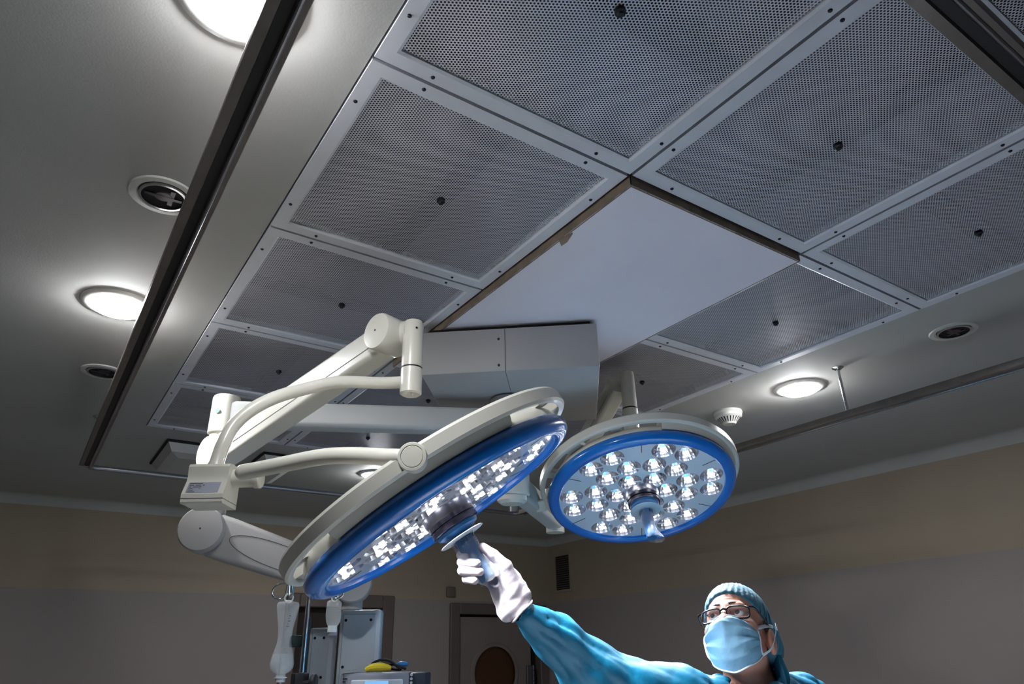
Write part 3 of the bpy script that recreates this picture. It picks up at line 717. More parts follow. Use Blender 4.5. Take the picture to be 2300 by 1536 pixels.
# --- lamp two, facing down, with its arms
C2 = Vector((1.716, 1.731, 2.121)); N2 = Vector((-.164, -.3265, -.931)).normalized()
W2 = (CAM-C2); W2 = (W2-N2*W2.dot(N2)).normalized()
M2 = frame(-N2, C2, W2.cross(-N2)) @ Matrix.Rotation(math.radians(55), 4, 'Z')
L2 = thing('surgical_lamp', 'surgical lamp facing down with all its reflectors in view and free handle', 'surgical lamp', (S.x, S.y, 2.14), 'round surgical lamps on ceiling arms')
lamp_head(L2, M2, math.pi-.96)
PK = Vector((1.70, 1.735, 0)); zp = lambda py: zat(PK.x, PK.y, py)
z2 = 2.14; Q2 = Vector((1.80, 2.34, z2)); K2 = Vector((PK.x-.02, PK.y+.03, zp(862)))
vlathe(L2, S.x, S.y, [(.0515, z2+.045), (.058, z2+.04), (.058, z2-.04), (.0515, z2-.045)], 'arm_bearing')
d_ = (Q2-Vector((S.x, S.y, z2))).normalized()
arm_body(L2, Vector((S.x, S.y, z2))+d_*.054, Q2, .076, .074, .066, 'extension_arm', 'enamel_grey', seam=False)
vlathe(L2, Q2.x, Q2.y, [(.0001, z2+.13), (.038, z2+.13), (.038, z2-.05), (.0001, z2-.05)], 'arm_knuckle')
arm_body(L2, Q2+Vector((0, 0, .08)), K2, .09, .075, .058, 'spring_arm')
vlathe(L2, PK.x, PK.y, [(.0001, zp(836)), (.024, zp(838)), (.026, zp(845)), (.027, zp(916)), (.0255, zp(917)), (.0255, zp(919)), (.028, zp(920)), (.028, zp(985)), (.0001, zp(985))], 'drop_tube')
vlathe(L2, PK.x, PK.y, [(.0262, zp(916.5)), (.0276, zp(917.2)), (.0276, zp(918.8)), (.0262, zp(919.5))], 'tube_seam', 'rubber_black')
yk = [Vector((PK.x, PK.y, zp(970)))]
bk2 = C2 - N2*.10
MB().tube([yk[0], yk[0]*.45+bk2*.55+Vector((.02, .02, 0)), bk2], [.026, .022, .03], 18, smooth=4).build('yoke_tube', 'enamel', L2)
MB().bbox((-.02, -.07, .045), (.02, -.0, .056), .004, M2 @ Matrix.Rotation(math.radians(-52), 4, 'Z') @ Matrix.Translation((.36, 0, 0))).build('side_grip', 'enamel', L2)
MB().bbox((-.03, -.035, .046), (.02, .035, .058), .012, M2 @ Matrix.Rotation(math.radians(-160), 4, 'Z') @ Matrix.Translation((.35, 0, 0))).build('side_grip', 'enamel', L2)

# ------------------------------------------------------------------ monitor arm with its monitors
ma = thing('equipment_boom', 'grey jointed equipment arm with round pivot covers under the label block', 'equipment arm', (Q.x, Q.y, zq(1048)))
vlathe(ma, Q.x, Q.y, [(.0001, zq(1049)), (.044, zq(1049)), (.047, zq(1130)), (.047, zq(1185)), (.0001, zq(1185))], 'post', 'boom_grey_shaded')
D1 = Vector((Q.x, Q.y, zq(1196))); E1 = at(792, 1310, 2.08)
ad2 = E1-D1; s2 = Vector((ad2.y, -ad2.x, 0)).normalized()
if s2.dot(CAM-D1) < 0: s2 = -s2
arm_body(ma, D1+ad2.normalized()*.03, E1, .124, .098, .075, 'arm', 'boom_grey_shaded', seam=False)
disc(ma, D1+s2*.035, s2, .064, .075, 'pivot_cover', 'boom_grey_shaded')
am = D1+ad2*.50+s2*.0382
MB().tube([am+ad2.normalized()*(.15*math.cos(a))+Vector((0, 0, .036*math.sin(a))) for a in [2*math.pi*k/40 for k in range(41)]], .0008, 6).build('access_plate_seam', 'seam_line', ma)
disc(ma, E1+s2*.01, s2, .058, .09, 'pivot_cover', 'boom_grey_shaded', dot=False)
E1z = lambda py: zat(E1.x, E1.y, py)
vlathe(ma, E1.x, E1.y, [(.0001, E1.z), (.034, E1.z), (.034, E1z(1369)), (.0001, E1z(1369))], 'drop_post', 'boom_grey_shaded')
def monitor(px0, px1, py, d, h, label):
    p0 = at(px0, py, d); p1 = at(px1, py, d); zt_ = p0.z; w = (p1-p0); w.z = 0; W_ = w.length; x = w.normalized(); y = Vector((-x.y, x.x, 0))
    t = thing('monitor', label, 'monitor', p0-Vector((0, 0, h)), 'white-backed monitors on the arm')
    M = Matrix(((x.x, y.x, 0, p0.x), (x.y, y.y, 0, p0.y), (0, 0, 1, zt_), (0, 0, 0, 1)))
    MB().bbox((0, 0, -h), (W_, .05, 0), .008).build('casing', 'monitor_shell', t, M)
    MB().bbox((.010, -.004, -h+.012), (W_-.014, .002, -.012), .003, seg=1).build('back_panel', 'monitor_shell', t, M)
    for u in (.02, W_-.03):
        for z in (-.03, -h*.47): MB().cyl((u, -.006, z), (u, -.003, z), .0042, n=10).build('screw', 'dark_screw', t, M)
    MB().bbox((.012, .05, -h+.01), (W_-.012, .054, -.012), .002, seg=1).build('screen', 'device_dark', t, M)
    return t
monitor(765, 857, 1370, 2.14, .34, 'taller white monitor back hanging directly under the arm post')
monitor(696, 752, 1410, 2.18, .30, 'lower white monitor back beside the chrome drip stand')

# ------------------------------------------------------------------ drip stand, bags, bedside device
ps = at(690, 1380, 1.86); pz = lambda py: zat(ps.x, ps.y, py)
iv = thing('drip_stand', 'chrome drip stand pole with wire hooks under the edge-on lamp', 'drip stand', (ps.x, ps.y, 0))
MB().cyl((ps.x, ps.y, .05), (ps.x, ps.y, pz(1306)), .0065, n=16).build('pole', 'chrome', iv)
MB().cyl((ps.x, ps.y, .05), (ps.x, ps.y, pz(1530)), .011, n=16).build('lower_pole', 'chrome', iv)
bs = MB()
for k in range(5):
    a = 2*math.pi*k/5; bs.tube([(ps.x, ps.y, .08), (ps.x+.16*math.cos(a), ps.y+.16*math.sin(a), .07), (ps.x+.28*math.cos(a), ps.y+.28*math.sin(a), .045)], [.018, .014, .011], 10)
    bs.sphere((ps.x+.28*math.cos(a), ps.y+.28*math.sin(a), .0245), .024, 8)
bs.build('castor_base', 'rubber_black', iv)
hk = lambda L, d=1.86: [at(x, y, d) for x, y in L]
MB().tube(hk([(692, 1306), (672, 1306), (660, 1302), (652, 1308), (650, 1322), (650, 1336), (654, 1340), (657, 1332), (655, 1312)]), .0027, 10, smooth=4).build('hook', 'chrome', iv)
MB().tube(hk([(690, 1310), (664, 1311), (640, 1310), (622, 1315), (612, 1328), (615, 1341), (628, 1346), (640, 1339), (644, 1326), (647, 1312)], 1.875), .0027, 10, smooth=4).build('hook', 'chrome', iv)
MB().tube(hk([(692, 1308), (720, 1318), (742, 1330), (748, 1340), (756, 1344), (765, 1341), (771, 1334), (772, 1324)], 1.86), .0027, 10, smooth=4).build('hook', 'chrome', iv)
ck = at(676, 1530, 1.86)
MB().bbox((-.022, -.018, -.02), (.016, .018, .02), .004).build('clamp', 'rubber_black', iv, Matrix.Translation((ps.x, ps.y, pz(1530))))
kb = Vector((ps.x, ps.y, pz(1528)))+CR*.036-CF*.012
MB().lathe([(.0001, -.008), (.017, -.008), (.021, -.004), (.021, .004), (.017, .008), (.0001, .008)], 12, frame(CR, kb)).cyl(kb-CR*.03, kb, .006, n=10).build('clamp_knob', 'rubber_black', iv)
MB().bbox((-.034, .012, -.014), (.0, .03, .016), .006).bbox((.0, .006, -.16), (.018, .028, .06), .006).build('strap', 'strap_green', iv, Matrix.Translation((ps.x, ps.y, pz(1440))))
b1 = at(649, 1345, 1.86); bzf = lambda py: zat(b1.x, b1.y, py)
bag = thing('infusion_bottle', 'waisted clear plastic infusion bottle, half full, hanging from a hook', 'infusion bottle', (b1.x, b1.y, bzf(1534)))
Tb = Matrix.Translation((b1.x, b1.y, 0)) @ Matrix.Diagonal((1, .62, 1, 1))
outl = [(1350, 6), (1352, 22), (1358, 25.5), (1366, 25), (1385, 21.5), (1410, 17), (1430, 15), (1445, 16), (1460, 20), (1475, 24), (1490, 26.5), (1500, 25.5), (1508, 20), (1513, 11), (1516, 8.5)]
pm = 1.86/FPX
MB().lathe([(r*pm, bzf(y)) for y, r in outl], 40, Tb).build('bottle', 'bag_plastic', bag, smooth=60)
MB().lathe([(.0001, bzf(1468))]+[((r-1.2)*pm, bzf(y)) for y, r in [(1468, 22)]+[q for q in outl if q[0] >= 1475]]+[(.0001, bzf(1515))], 40, Tb).build('saline', 'saline', bag, smooth=60)
MB().tube([Vector((b1.x, b1.y, bzf(1343)))+CR*(.0105*math.cos(a))+Vector((0, 0, .0115*math.sin(a))) for a in [2*math.pi*k/24 for k in range(25)]], .0025, 8).bbox((b1.x-.008, b1.y-.004, bzf(1353)), (b1.x+.008, b1.y+.004, bzf(1348)), .001, seg=1).build('hang_loop', 'pvc_white', bag)
MB().lathe([(.0001, bzf(1516)), (.0125, bzf(1516)), (.0125, bzf(1520)), (.0165, bzf(1521)), (.0165, bzf(1523)), (.0125, bzf(1524)), (.0125, bzf(1532)), (.0001, bzf(1532))], 24, Matrix.Translation((b1.x, b1.y, 0))).build('stopper', 'pvc_white', bag)
MB().tube([Vector((b1.x, b1.y, bzf(1531))), Vector((b1.x+.004, b1.y, bzf(1600))), Vector((b1.x+.03, b1.y+.02, .9)), Vector((b1.x+.12, b1.y+.1, .6))], .0028, 8, smooth=5).build('drip_tube', 'bag_plastic', bag)
pr = MB()
for y, x0, x1 in ((1376, 8, 12), (1382, 7, 9), (1388, 6, 12), (1394, 6, 8), (1400, 3, 10), (1406, 3, 5), (1450, 4, 7), (1458, 6, 12), (1464, 8, 10)):
    for q in (0,):
        a = at(649+x0-(y-1350)*.10, y, 1.86) - CF*.017; w = CR*((x1-x0)*pm); hgt = -CU*.0028
        pr.add([a, a+w, a+w+hgt, a+hgt], [(0, 1, 2, 3)])
pr.build('print', 'ink', bag, smooth=None)
b2 = at(752, 1345, 1.86); bz2 = lambda py: zat(b2.x, b2.y, py)
bg2 = thing('infusion_bag', 'small limp clear infusion bag hanging in front of the taller monitor', 'infusion bag', (b2.x, b2.y, bz2(1428)))
v = []; f = []; n = 28
rows = [(1348, 10, .3), (1352, 16, .35), (1362, 17, .4), (1380, 17, .45), (1395, 16.5, .5), (1402, 13, .6), (1406, 10, .9), (1414, 9.5, 1), (1420, 9.5, 1)]
for i, (y, r, fl_) in enumerate(rows):
    for k in range(n):
        a = 2*math.pi*k/n; q = 1+.10*mnoise.noise((math.cos(a)*1.7, math.sin(a)*1.7, i*.9))
        v.append((b2.x+CR.x*r*pm*q*math.cos(a)-CF.x*r*pm*fl_*math.sin(a), b2.y+CR.y*r*pm*q*math.cos(a)-CF.y*r*pm*fl_*math.sin(a), bz2(y)+.003*mnoise.noise((math.cos(a)*2, math.sin(a)*2, i))))
f = [(i*n+k, i*n+(k+1) % n, (i+1)*n+(k+1) % n, (i+1)*n+k) for i in range(len(rows)-1) for k in range(n)]+[tuple(range(n))]
MB().add(v, f).build('bag', 'bag_plastic', bg2, smooth=60)
MB().cyl((b2.x, b2.y, bz2(1405)), (b2.x, b2.y, bz2(1420)), .0125, n=20).build('port', 'pvc_white', bg2)
MB().cyl((b2.x+.002, b2.y, bz2(1420)), (b2.x+.002, b2.y, bz2(1427)), .012, n=16).build('port_cap', 'device_grey', bg2)
MB().tube([Vector((b2.x, b2.y, bz2(1342)))+CR*(.008*math.cos(a))+Vector((0, 0, .010*math.sin(a))) for a in [2*math.pi*k/20 for k in range(21)]], .0022, 8).build('hang_loop', 'pvc_white', bg2)
# bedside device on a trolley
dp = at(765, 1512, 1.93); dx = CR.copy(); dx.z = 0; dx.normalize(); dy = Vector((-dx.y, dx.x, 0)); pmd = 1.93/FPX
Md = Matrix(((dx.x, dy.x, 0, dp.x), (dx.y, dy.y, 0, dp.y), (0, 0, 1, dp.z), (0, 0, 0, 1)))
dev = thing('patient_monitor', 'grey bedside device with a small lit blue screen below the white monitors', 'medical device', (dp.x, dp.y, dp.z-.26))
dw = 155*pmd
MB().bbox((0, 0, -.26), (dw, .14, 0), .008).build('case', 'device_grey', dev, Md)
MB().bbox((dw, .004, -.26), (dw+36*pmd, .14, -.002), .006).build('side_module', 'device_dark', dev, Md)
MB().bbox((25*pmd, -.006, -.24), (141*pmd, .002, -14*pmd), .003, seg=1).build('bezel', 'monitor_shell', dev, Md)
MB().box((57*pmd, -.0075, -.16), (109*pmd, -.0062, -17*pmd)).build('screen', 'screen_lit', dev, Md)
pr = MB()
for k, (a, b, y) in enumerate(((6, 16, 10), (6, 12, 16))): pr.box((a*pmd, -.001, -(y+3)*pmd), (b*pmd, 0, -y*pmd))
pr.build('case_print', 'ink', dev, Md)
for k in range(4): MB().lathe([(.0001, -.002), (3*pmd, -.002), (3*pmd, .0)], 12, Md @ Matrix.Translation((dw+4*pmd, .003, -(6+8*k)*pmd)) @ Matrix.Rotation(-math.pi/2, 4, 'X')).build('button', 'enamel_grey', dev)
tr = thing('trolley', 'steel trolley that carries the bedside device', 'trolley', (dp.x, dp.y, 0))
tz = dp.z-.262
MB().bbox((-.05, -.03, tz-.02), (dw+.10, .16, tz), .004).build('shelf', 'enamel_grey', tr, Md @ Matrix.Translation((0, 0, -dp.z)))
for a in (-.03, dw+.08):
    for b in (-.01, .14): MB().cyl((a, b, .0), (a, b, tz-.019), .012, n=12).build('leg', 'chrome', tr, Md @ Matrix.Translation((0, 0, -dp.z)))
tp = lambda x, y, k=.08: Md @ Vector(((x-765)*pmd, k, (1512-y)*pmd+.002))
tag(MB().tube([tp(808, 1509), tp(822, 1504), tp(845, 1503), tp(868, 1506)], [.006, .011, .012, .006], 10, smooth=4).build('yellow_sensor', 'yellow_plastic'), 'yellow plastic sensor grip lying on the bedside device', 'sensor')
tag(MB().tube([tp(812, 1505, .1), tp(822, 1494, .1), tp(840, 1488, .1), tp(860, 1490, .1), tp(876, 1500, .1), tp(888, 1509, .1), tp(868, 1509, .13), tp(848, 1505, .13), tp(868, 1498, .11), tp(900, 1508, .1)], .0035, 8, smooth=5).build('cable', 'rubber_black'), 'black cable coiled on top of the bedside device', 'cable')
tag(MB().tube([tp(874, 1503, .12), tp(884, 1498, .12), tp(902, 1498, .12)], [.005, .008, .006], 10, smooth=3).build('blue_probe', 'blue_plastic'), 'blue plastic probe lying on the bedside device', 'probe')
tag(MB().add([tp(765, 1512, -.004), tp(790, 1508, .0), tp(796, 1506, .09), tp(768, 1510, .09)], [(0, 1, 2, 3)]).add([tp(765, 1511.4, -.004), tp(790, 1507.4, .0), tp(796, 1505.4, .09), tp(768, 1509.4, .09)], [(0, 1, 2, 3)]).build('paper_sheet', 'paper', smooth=None), 'white paper sheet on the corner of the bedside device', 'paper')

# ------------------------------------------------------------------ unseen operating table, added to bounce lamp light up to the ceiling
ot = thing('added_operating_table', 'unseen operating table under a pale drape, added below the two surgical lamps to bounce light up', 'operating table', (1.35, .66, 0))
MB().bbox((.42, .38, .80), (2.28, .94, .92), .03).build('mattress', 'rubber_black', ot)
dr = MB(); v = []; f = []; nx, ny = 60, 28
for i in range(nx+1):
    for j in range(ny+1):
        x = .34+2.02*i/nx; u = -1+2*j/ny; y = .66+.30*max(-1, min(1, u*1.9)); e = max(0.0, abs(u)*1.9-1)
        ex = max(0.0, (.42-x)/.08, (x-2.28)/.08)
        v.append((x, y+math.copysign(.012+.014*math.sin(x*26), u)*e if e else y, .934-.42*e-.25*ex*(1-min(1, e)) + .008*mnoise.noise((x*5, y*6, 1))*(1-min(1, e))))
for i in range(nx):
    for j in range(ny): f.append((i*(ny+1)+j, (i+1)*(ny+1)+j, (i+1)*(ny+1)+j+1, i*(ny+1)+j+1))
dr.add(v, f).build('drape', 'drape_cloth', ot, smooth=60)
MB().bbox((1.20, .52, .12), (1.50, .80, .80), .02).build('column', 'hub_steel', ot)
MB().bbox((.95, .42, 0), (1.75, .90, .12), .02).build('base', 'enamel_grey', ot)

# ------------------------------------------------------------------ person
HO = at(1659, 1434, 1.79)                              # between the ears
vv = (HO-CAM).normalized(); pr_ = vv.cross(Vector((0, 0, 1))).normalized(); pt_ = pr_.cross(vv); pb_ = -vv
yw, pt, rl = math.radians(16), math.radians(24), math.radians(6.5)
hf = (pr_*(-math.sin(yw)) + pb_*math.cos(yw))*math.cos(pt) + pt_*math.sin(pt)
hu = (pt_ - hf*pt_.dot(hf)).normalized(); hl = hu.cross(hf)
hl, hu = hl*math.cos(rl)+hu*math.sin(rl), hu*math.cos(rl)-hl*math.sin(rl)
# head frame: x = his left, y = forward, z = up
MH = Matrix(((hl.x, hf.x, hu.x, HO.x), (hl.y, hf.y, hu.y, HO.y), (hl.z, hf.z, hu.z, HO.z), (0, 0, 0, 1)))
NB = MH.inverted() @ (HO + Vector((0, 0, -.15)) + pr_*.012 - pb_*.03)      # neck base in the head frame
CH = MH.inverted() @ (HO + Vector((0, 0, -.30)) - pb_*.03)
person = thing('person', 'person in teal gown, cap and mask reaching up to the lamp handle', 'person', (HO.x, HO.y, 0))
def f_body(X, Y, Z):
    d = s_ell(X, Y, Z, (0, -.012, .055), (.074, .098, .085))                     # cranium
    d = smin(d, s_ell(X, Y, Z, (0, .028, -.010), (.063, .072, .085)), .03)       # face
    d = smin(d, s_ell(X, Y, Z, (0, .062, -.072), (.036, .034, .028)), .03)       # chin
    d = smin(d, s_cone(X, Y, Z, (.041, .0, -.052), (.026, .055, -.072), .018, .016), .02)
    d = smin(d, s_cone(X, Y, Z, (-.041, .0, -.052), (-.026, .055, -.072), .018, .016), .02)
    d = smin(d, s_cone(X, Y, Z, (-.034, .080, .040), (.034, .080, .040), .012, .012), .014)   # brow
    for s_ in (-1, 1):
        d = smax(d, -s_ell(X, Y, Z, (s_*.032, .101, .021), (.021, .017, .013)), .008)          # sockets
        d = smin(d, s_ell(X, Y, Z, (s_*.042, .066, -.010), (.024, .026, .022)), .016)          # cheeks
        d = smin(d, s_ell(X, Y, Z, (s_*.032, .0845, .0325), (.018, .0095, .0042)), .004)       # upper lid
        d = smin(d, s_ell(X, Y, Z, (s_*.032, .0820, .0100), (.017, .0090, .0040)), .005)       # lower lid
    d = d + .0005*np.sin(Z*640+8*np.abs(X)*6)*np.exp(-((Z-.070)/.014)**2)*np.exp(-(X/.045)**2)*(Y > .03)   # forehead lines
    d = smin(d, s_cone(X, Y, Z, (0, .090, .030), (0, .118, -.008), .0085, .0135), .010)        # nose
    d = smin(d, s_cone(X, Y, Z, (0, -.035, -.03), tuple(NB), .056, .062), .03)                 # neck
    d = smin(d, s_cone(X, Y, Z, tuple(NB), tuple(CH), .066, .12), .04)
    for s_ in (-1, 1):                                                                          # ears
        e = s_ell(X, Y, Z, (s_*.078, -.014, -.012), (.012, .021, .034))
        e = smax(e, -s_ell(X, Y, Z, (s_*.092, -.008, -.008), (.012, .012, .020)), .005)
        d = smin(d, e, .006)
    return d
bme = sdf_mesh('body', f_body, (-.15, -.19, -.30), (.15, .15, .16), .0032)
link('body', bme, 'skin', person, MH)
for s_ in (-1, 1):
    ec = Vector((s_*.032, .0800, .0210)); e = MB().sphere(ec, .0128, 14).build('eye', 'eye_white', person, MH)
    gz = (Vector((-.20, .92, .22))).normalized(); Me = MH @ frame(gz, ec)
    MB().lathe([(.0001, .01325), (.003, .0132), (.0060, .0120), (.0063, .0110)], 20, Me).build('iris', 'iris', e)
    bw = MB(); v = []
    for k in range(9):
        t = k/8; x = s_*(.012+.042*t); y = .0915-.020*t*t*1.3; z = .0445+.0055*math.sin(math.pi*min(1, t*1.1))-.0065*t
        r = .0060*(1-.6*t)+.0008; v.append(((x, y, z), r))
    bw.tube([p for p, r in v], [r for p, r in v], 10, smooth=2, flat=.6).build('eyebrow', 'brow_hair', person, MH)
# hair showing at the temple, in front of the ear and at the nape
for s_ in (-1, 1):
    sd = sdf_mesh('hair', lambda X, Y, Z: smin(s_ell(X, Y, Z, (s_*.0735, -.004, .030), (.007, .022, .030)), s_ell(X, Y, Z, (s_*.062, -.060, -.015), (.016, .030, .034)), .01), (min(0, s_*.1), -.11, -.07), (max(0, s_*.1), .05, .09), .004)
    link('hair', sd, 'brow_hair', person, MH)
# bouffant cap: shell over the cranium, cut by a sloping hem
def f_cap(X, Y, Z):
    az = np.arctan2(X, Y+.02)
    d = s_ell(X, Y, Z, (0, -.016, .055), (.0800, .105, .0900))
    d = smin(d, s_ell(X, Y, Z, (.066, -.050, .000), (.026, .034, .042)), .03)      # bulge over the ear
    d = smin(d, s_ell(X, Y, Z, (-.066, -.050, .000), (.024, .034, .042)), .03)
    d = smin(d, s_ell(X, Y, Z, (0, -.085, -.005), (.060, .040, .055)), .04)
    pl_ = np.abs(np.sin(az*17+Z*22+1.4*np.sin(Y*40)))**.6; d = d - .0026*pl_ - .0010*np.sin(az*41-Z*70)
    hem = (.086 + .62*(Y-.09)) - Z - .014*np.clip(np.abs(X)/.08, 0, 1)**2
    hem = np.where(Y < -.02, np.minimum(hem, -.052-Z+.25*(-.02-Y)*0), hem)
    d = smax(d, hem, .006)
    ear = s_ell(X, Y, Z, (.092, .004, -.016), (.040, .030, .040)); ear2 = s_ell(X, Y, Z, (-.092, .004, -.016), (.040, .030, .040))
    return smax(smax(d, -ear, .004), -ear2, .004)
link('cap', sdf_mesh('cap', f_cap, (-.13, -.16, -.09), (.13, .13, .175), .0032), 'cap_cloth', person, MH)
# cap tail and ties falling behind the ear to the collar
MB().tube([MH @ Vector(p) for p in ((.070, -.060, -.02), (.078, -.070, -.07), (.076, -.085, -.12))]+[HO+Vector((0, 0, -.19))+pr_*.085-pb_*.03], [.022, .032, .034, .04], 14, smooth=5, flat=.5).build('cap_tie', 'gown_cloth', person)
# pleated mask
def mask_pt(u, v, off=0.0):
    th = u*1.28
    yc = np.interp(v, [0, .12, .28, .5, .75, .9, 1], [.1170, .128, .1350, .130, .118, .103, .074])
    zc = np.interp(v, [0, .12, .28, .5, .75, .9, 1], [.006, -.004, -.018, -.043, -.075, -.097, -.114])
    au = abs(u)
    z = zc - .013*au**1.25*(1-v) + .046*au**1.6*v**1.5
    w = np.interp(v, [0, .3, .6, 1], [.062, .067, .068, .064]); y0 = .018+.004*v
    tri = lambda q: abs((q/math.pi) % 2-1)*2-1
    side_w = min(1.0, au*1.5)*(1-au**8)
    fold = .0090*tri(v*15+au*2.0*(v-.45)*6+.6)*side_w*math.exp(-((v-.55)/.30)**2)
    pl = fold + .0014*math.sin(u*7+v*5) + .0045*mnoise.noise((u*3.2, v*4.5, 2))
    ridge = .0045*math.exp(-(u/.12)**2)*math.exp(-((v-.25)/.35)**2)
    return Vector((w*math.sin(th)/math.sin(1.28)*(1+pl*4), y0+(yc-y0+pl+ridge)*max(0.0, math.cos(th*.93)), z))
nu, nv2 = 80, 64; v = []; f = []
for L_, off in ((0, 0), (1, -.0015)):
    for j in range(nv2+1):
        for i in range(nu+1):
            p = mask_pt(-1+2*i/nu, j/nv2); v.append(p+Vector((0, off, 0)))
W_ = nu+1; O2 = W_*(nv2+1)
for j in range(nv2):
    for i in range(nu): f += [(j*W_+i, j*W_+i+1, (j+1)*W_+i+1, (j+1)*W_+i), (O2+j*W_+i, O2+(j+1)*W_+i, O2+(j+1)*W_+i+1, O2+j*W_+i+1)]
mk = MB().add(v, f).build('mask', 'mask_cloth', person, MH, smooth=180)
edge = [mask_pt(-1+2*i/nu, 0) for i in range(nu+1)]; e2_ = [mask_pt(1, j/nv2) for j in range(nv2+1)]; e3 = [mask_pt(1-2*i/nu, 1) for i in range(nu+1)]; e4 = [mask_pt(-1, 1-j/nv2) for j in range(nv2+1)]
for e in (edge, e2_, e3, e4): MB().tube(e, .0022, 8, flat=1.0).build('binding', 'mask_edge', mk, MH)
for s_ in (-1, 1):
    MB().tube([mask_pt(s_, 0), Vector((s_*.080, .0, .022)), Vector((s_*.092, -.040, .030))], .0045, 8, smooth=4, flat=.25, up=Vector((0, 0, 1))).build('tie', 'mask_edge', mk, MH)
    MB().tube([mask_pt(s_, 1), Vector((s_*.082, .012, -.04)), Vector((s_*.094, -.012, .012)), Vector((s_*.090, -.035, .04))], .0045, 8, smooth=4, flat=.25, up=Vector((0, 1, 0))).build('tie', 'mask_edge', mk, MH)
# glasses
gl = None; GY_, GZ_ = .1110, .0185
def lens_loop(s_, k=1.0):
    out = []
    for i in range(40):
        a = 2*math.pi*i/40; cx, cz = math.cos(a), math.sin(a)
        x = .0265*math.copysign(abs(cx)**.55, cx)*k; z = .0165*math.copysign(abs(cz)**.6, cz)*k
        xx = s_*.0345+x; out.append(Vector((xx, GY_-.055*(abs(xx)/.065)**2*.30, GZ_+z-.003+.002*s_*cx*0)))
    return out
fr = MB()
for s_ in (-1, 1):
    lp = lens_loop(s_); fr.tube(lp+[lp[0]], .0023, 8, caps=False)
    hx = s_*.0635
    fr.tube([Vector((s_*.060, GY_-.015, GZ_+.010)), Vector((s_*.069, GY_-.020, GZ_+.011)), Vector((s_*.0745, GY_-.032, GZ_+.009)), Vector((s_*.079, .03, GZ_+.006)), Vector((s_*.080, -.012, GZ_+.002)), Vector((s_*.080, -.030, GZ_-.014))], [.0030, .0032, .0028, .0022, .0022, .0022], 8, smooth=4, flat=.5)
fr.tube([Vector((-.0085, GY_-.001, GZ_+.005)), Vector((0, GY_+.001, GZ_+.008)), Vector((.0085, GY_-.001, GZ_+.005))], .0028, 8, smooth=4)
gl = fr.build('glasses', 'frame_black', person, MH)
for s_ in (-1, 1):
    lp = lens_loop(s_, .985); c = sum(lp, Vector())/len(lp)
    MB().add([c]+lp, [(0, 1+k, 1+(k+1) % 40) for k in range(40)]).build('lens', 'lens_glass', gl, MH)

# gloved right hand around the lamp handle; local frame x right, y up, z towards the camera
G0 = at(1067, 1262, 1.473); gv = (G0-CAM).normalized(); gx = (CR-gv*CR.dot(gv)).normalized(); gz_ = -gv; gy = gz_.cross(gx)
MG = Matrix(((gx.x, gy.x, gz_.x, G0.x), (gx.y, gy.y, gz_.y, G0.y), (gx.z, gy.z, gz_.z, G0.z), (0, 0, 0, 1)))
FING = [[(.036, .006, -.040), (-.014, .020, -.036), (-.030, .014, -.008), (-.018, .010, .014)],
        [(.040, -.010, -.040), (-.016, .004, -.036), (-.028, .000, .004), (.004, -.003, .029)],
        [(.046, -.028, -.036), (-.014, -.014, -.032), (-.027, -.0175, .006), (.010, -.0195, .030)],
        [(.052, -.046, -.028), (-.002, -.031, -.026), (-.018, -.034, .002), (.000, -.037, .024)]]
WR = (.083, -.082, -.006)
def f_hand(X, Y, Z):
    d = None
    for k, c in enumerate(FING):
        rr = ((.0115, .0105, .0098, .0088), (.012, .0108, .0100, .0090), (.0115, .0104, .0096, .0088), (.0105, .0095, .0088, .0080))[k]
        g = None
        for i in range(3):
            e = s_cone(X, Y, Z, c[i], c[i+1], rr[i], rr[i+1]); g = e if g is None else smin(g, e, .003)
        p = s_cone(X, Y, Z, c[0], tuple(WR[q]+((k-1.5)*(.010, .011, 0)[q]*-1) for q in range(3)), .0165, .021)
        g = smin(g, p, .010)
        d = g if d is None else smin(d, g, .0022)
    t = [(.084, -.060, .006), (.064, -.010, .010), (.038, .014, .012), (.016, .030, .010)]
    g = None
    for i, (a, b) in enumerate(((.019, .0155), (.0150, .0118), (.0115, .0095))):
        e = s_cone(X, Y, Z, t[i], t[i+1], a, b); g = e if g is None else smin(g, e, .004)
    d = smin(d, g, .010)
    d = smin(d, s_ell(X, Y, Z, (.066, -.046, -.014), (.034, .036, .020)), .014)
    d = smin(d, s_cone(X, Y, Z, WR, (.104, -.102, -.004), .0265, .0285), .014)
    wk = np.sin((X*.7-Y*.72)*260+np.sin(Z*90)*1.5)*np.clip((X*.7-Y*.72-.075)*30, 0, 1)
    d = d - .0009*wk
    d = smax(d, (X*.70-Y*.714)-.139, .003)
    cut = s_cone(X, Y, Z, HA, HB, .0185, .0165)        # keep clear of the handle itself
    return smax(d, -cut, .002)
HA = tuple(MG.inverted() @ (C1+N1*.06)); HB = tuple(MG.inverted() @ (C1+N1*.17))
link('glove', sdf_mesh('glove', f_hand, (-.06, -.18, -.075), (.17, .06, .06), .0022), 'latex', person, MG)
ca = Vector((.70, -.714, 0)); cc = Vector((.099, -.0975, -.004))
MB().tube([MG @ (cc+Vector((.714, .70, 0))*(.0292*math.cos(a))+Vector((0, 0, 1))*(.029*math.sin(a))+ca*(.0015*math.sin(3*a))) for a in [2*math.pi*k/40 for k in range(41)]], .0024, 10, caps=False).build('glove_cuff', 'latex', person)

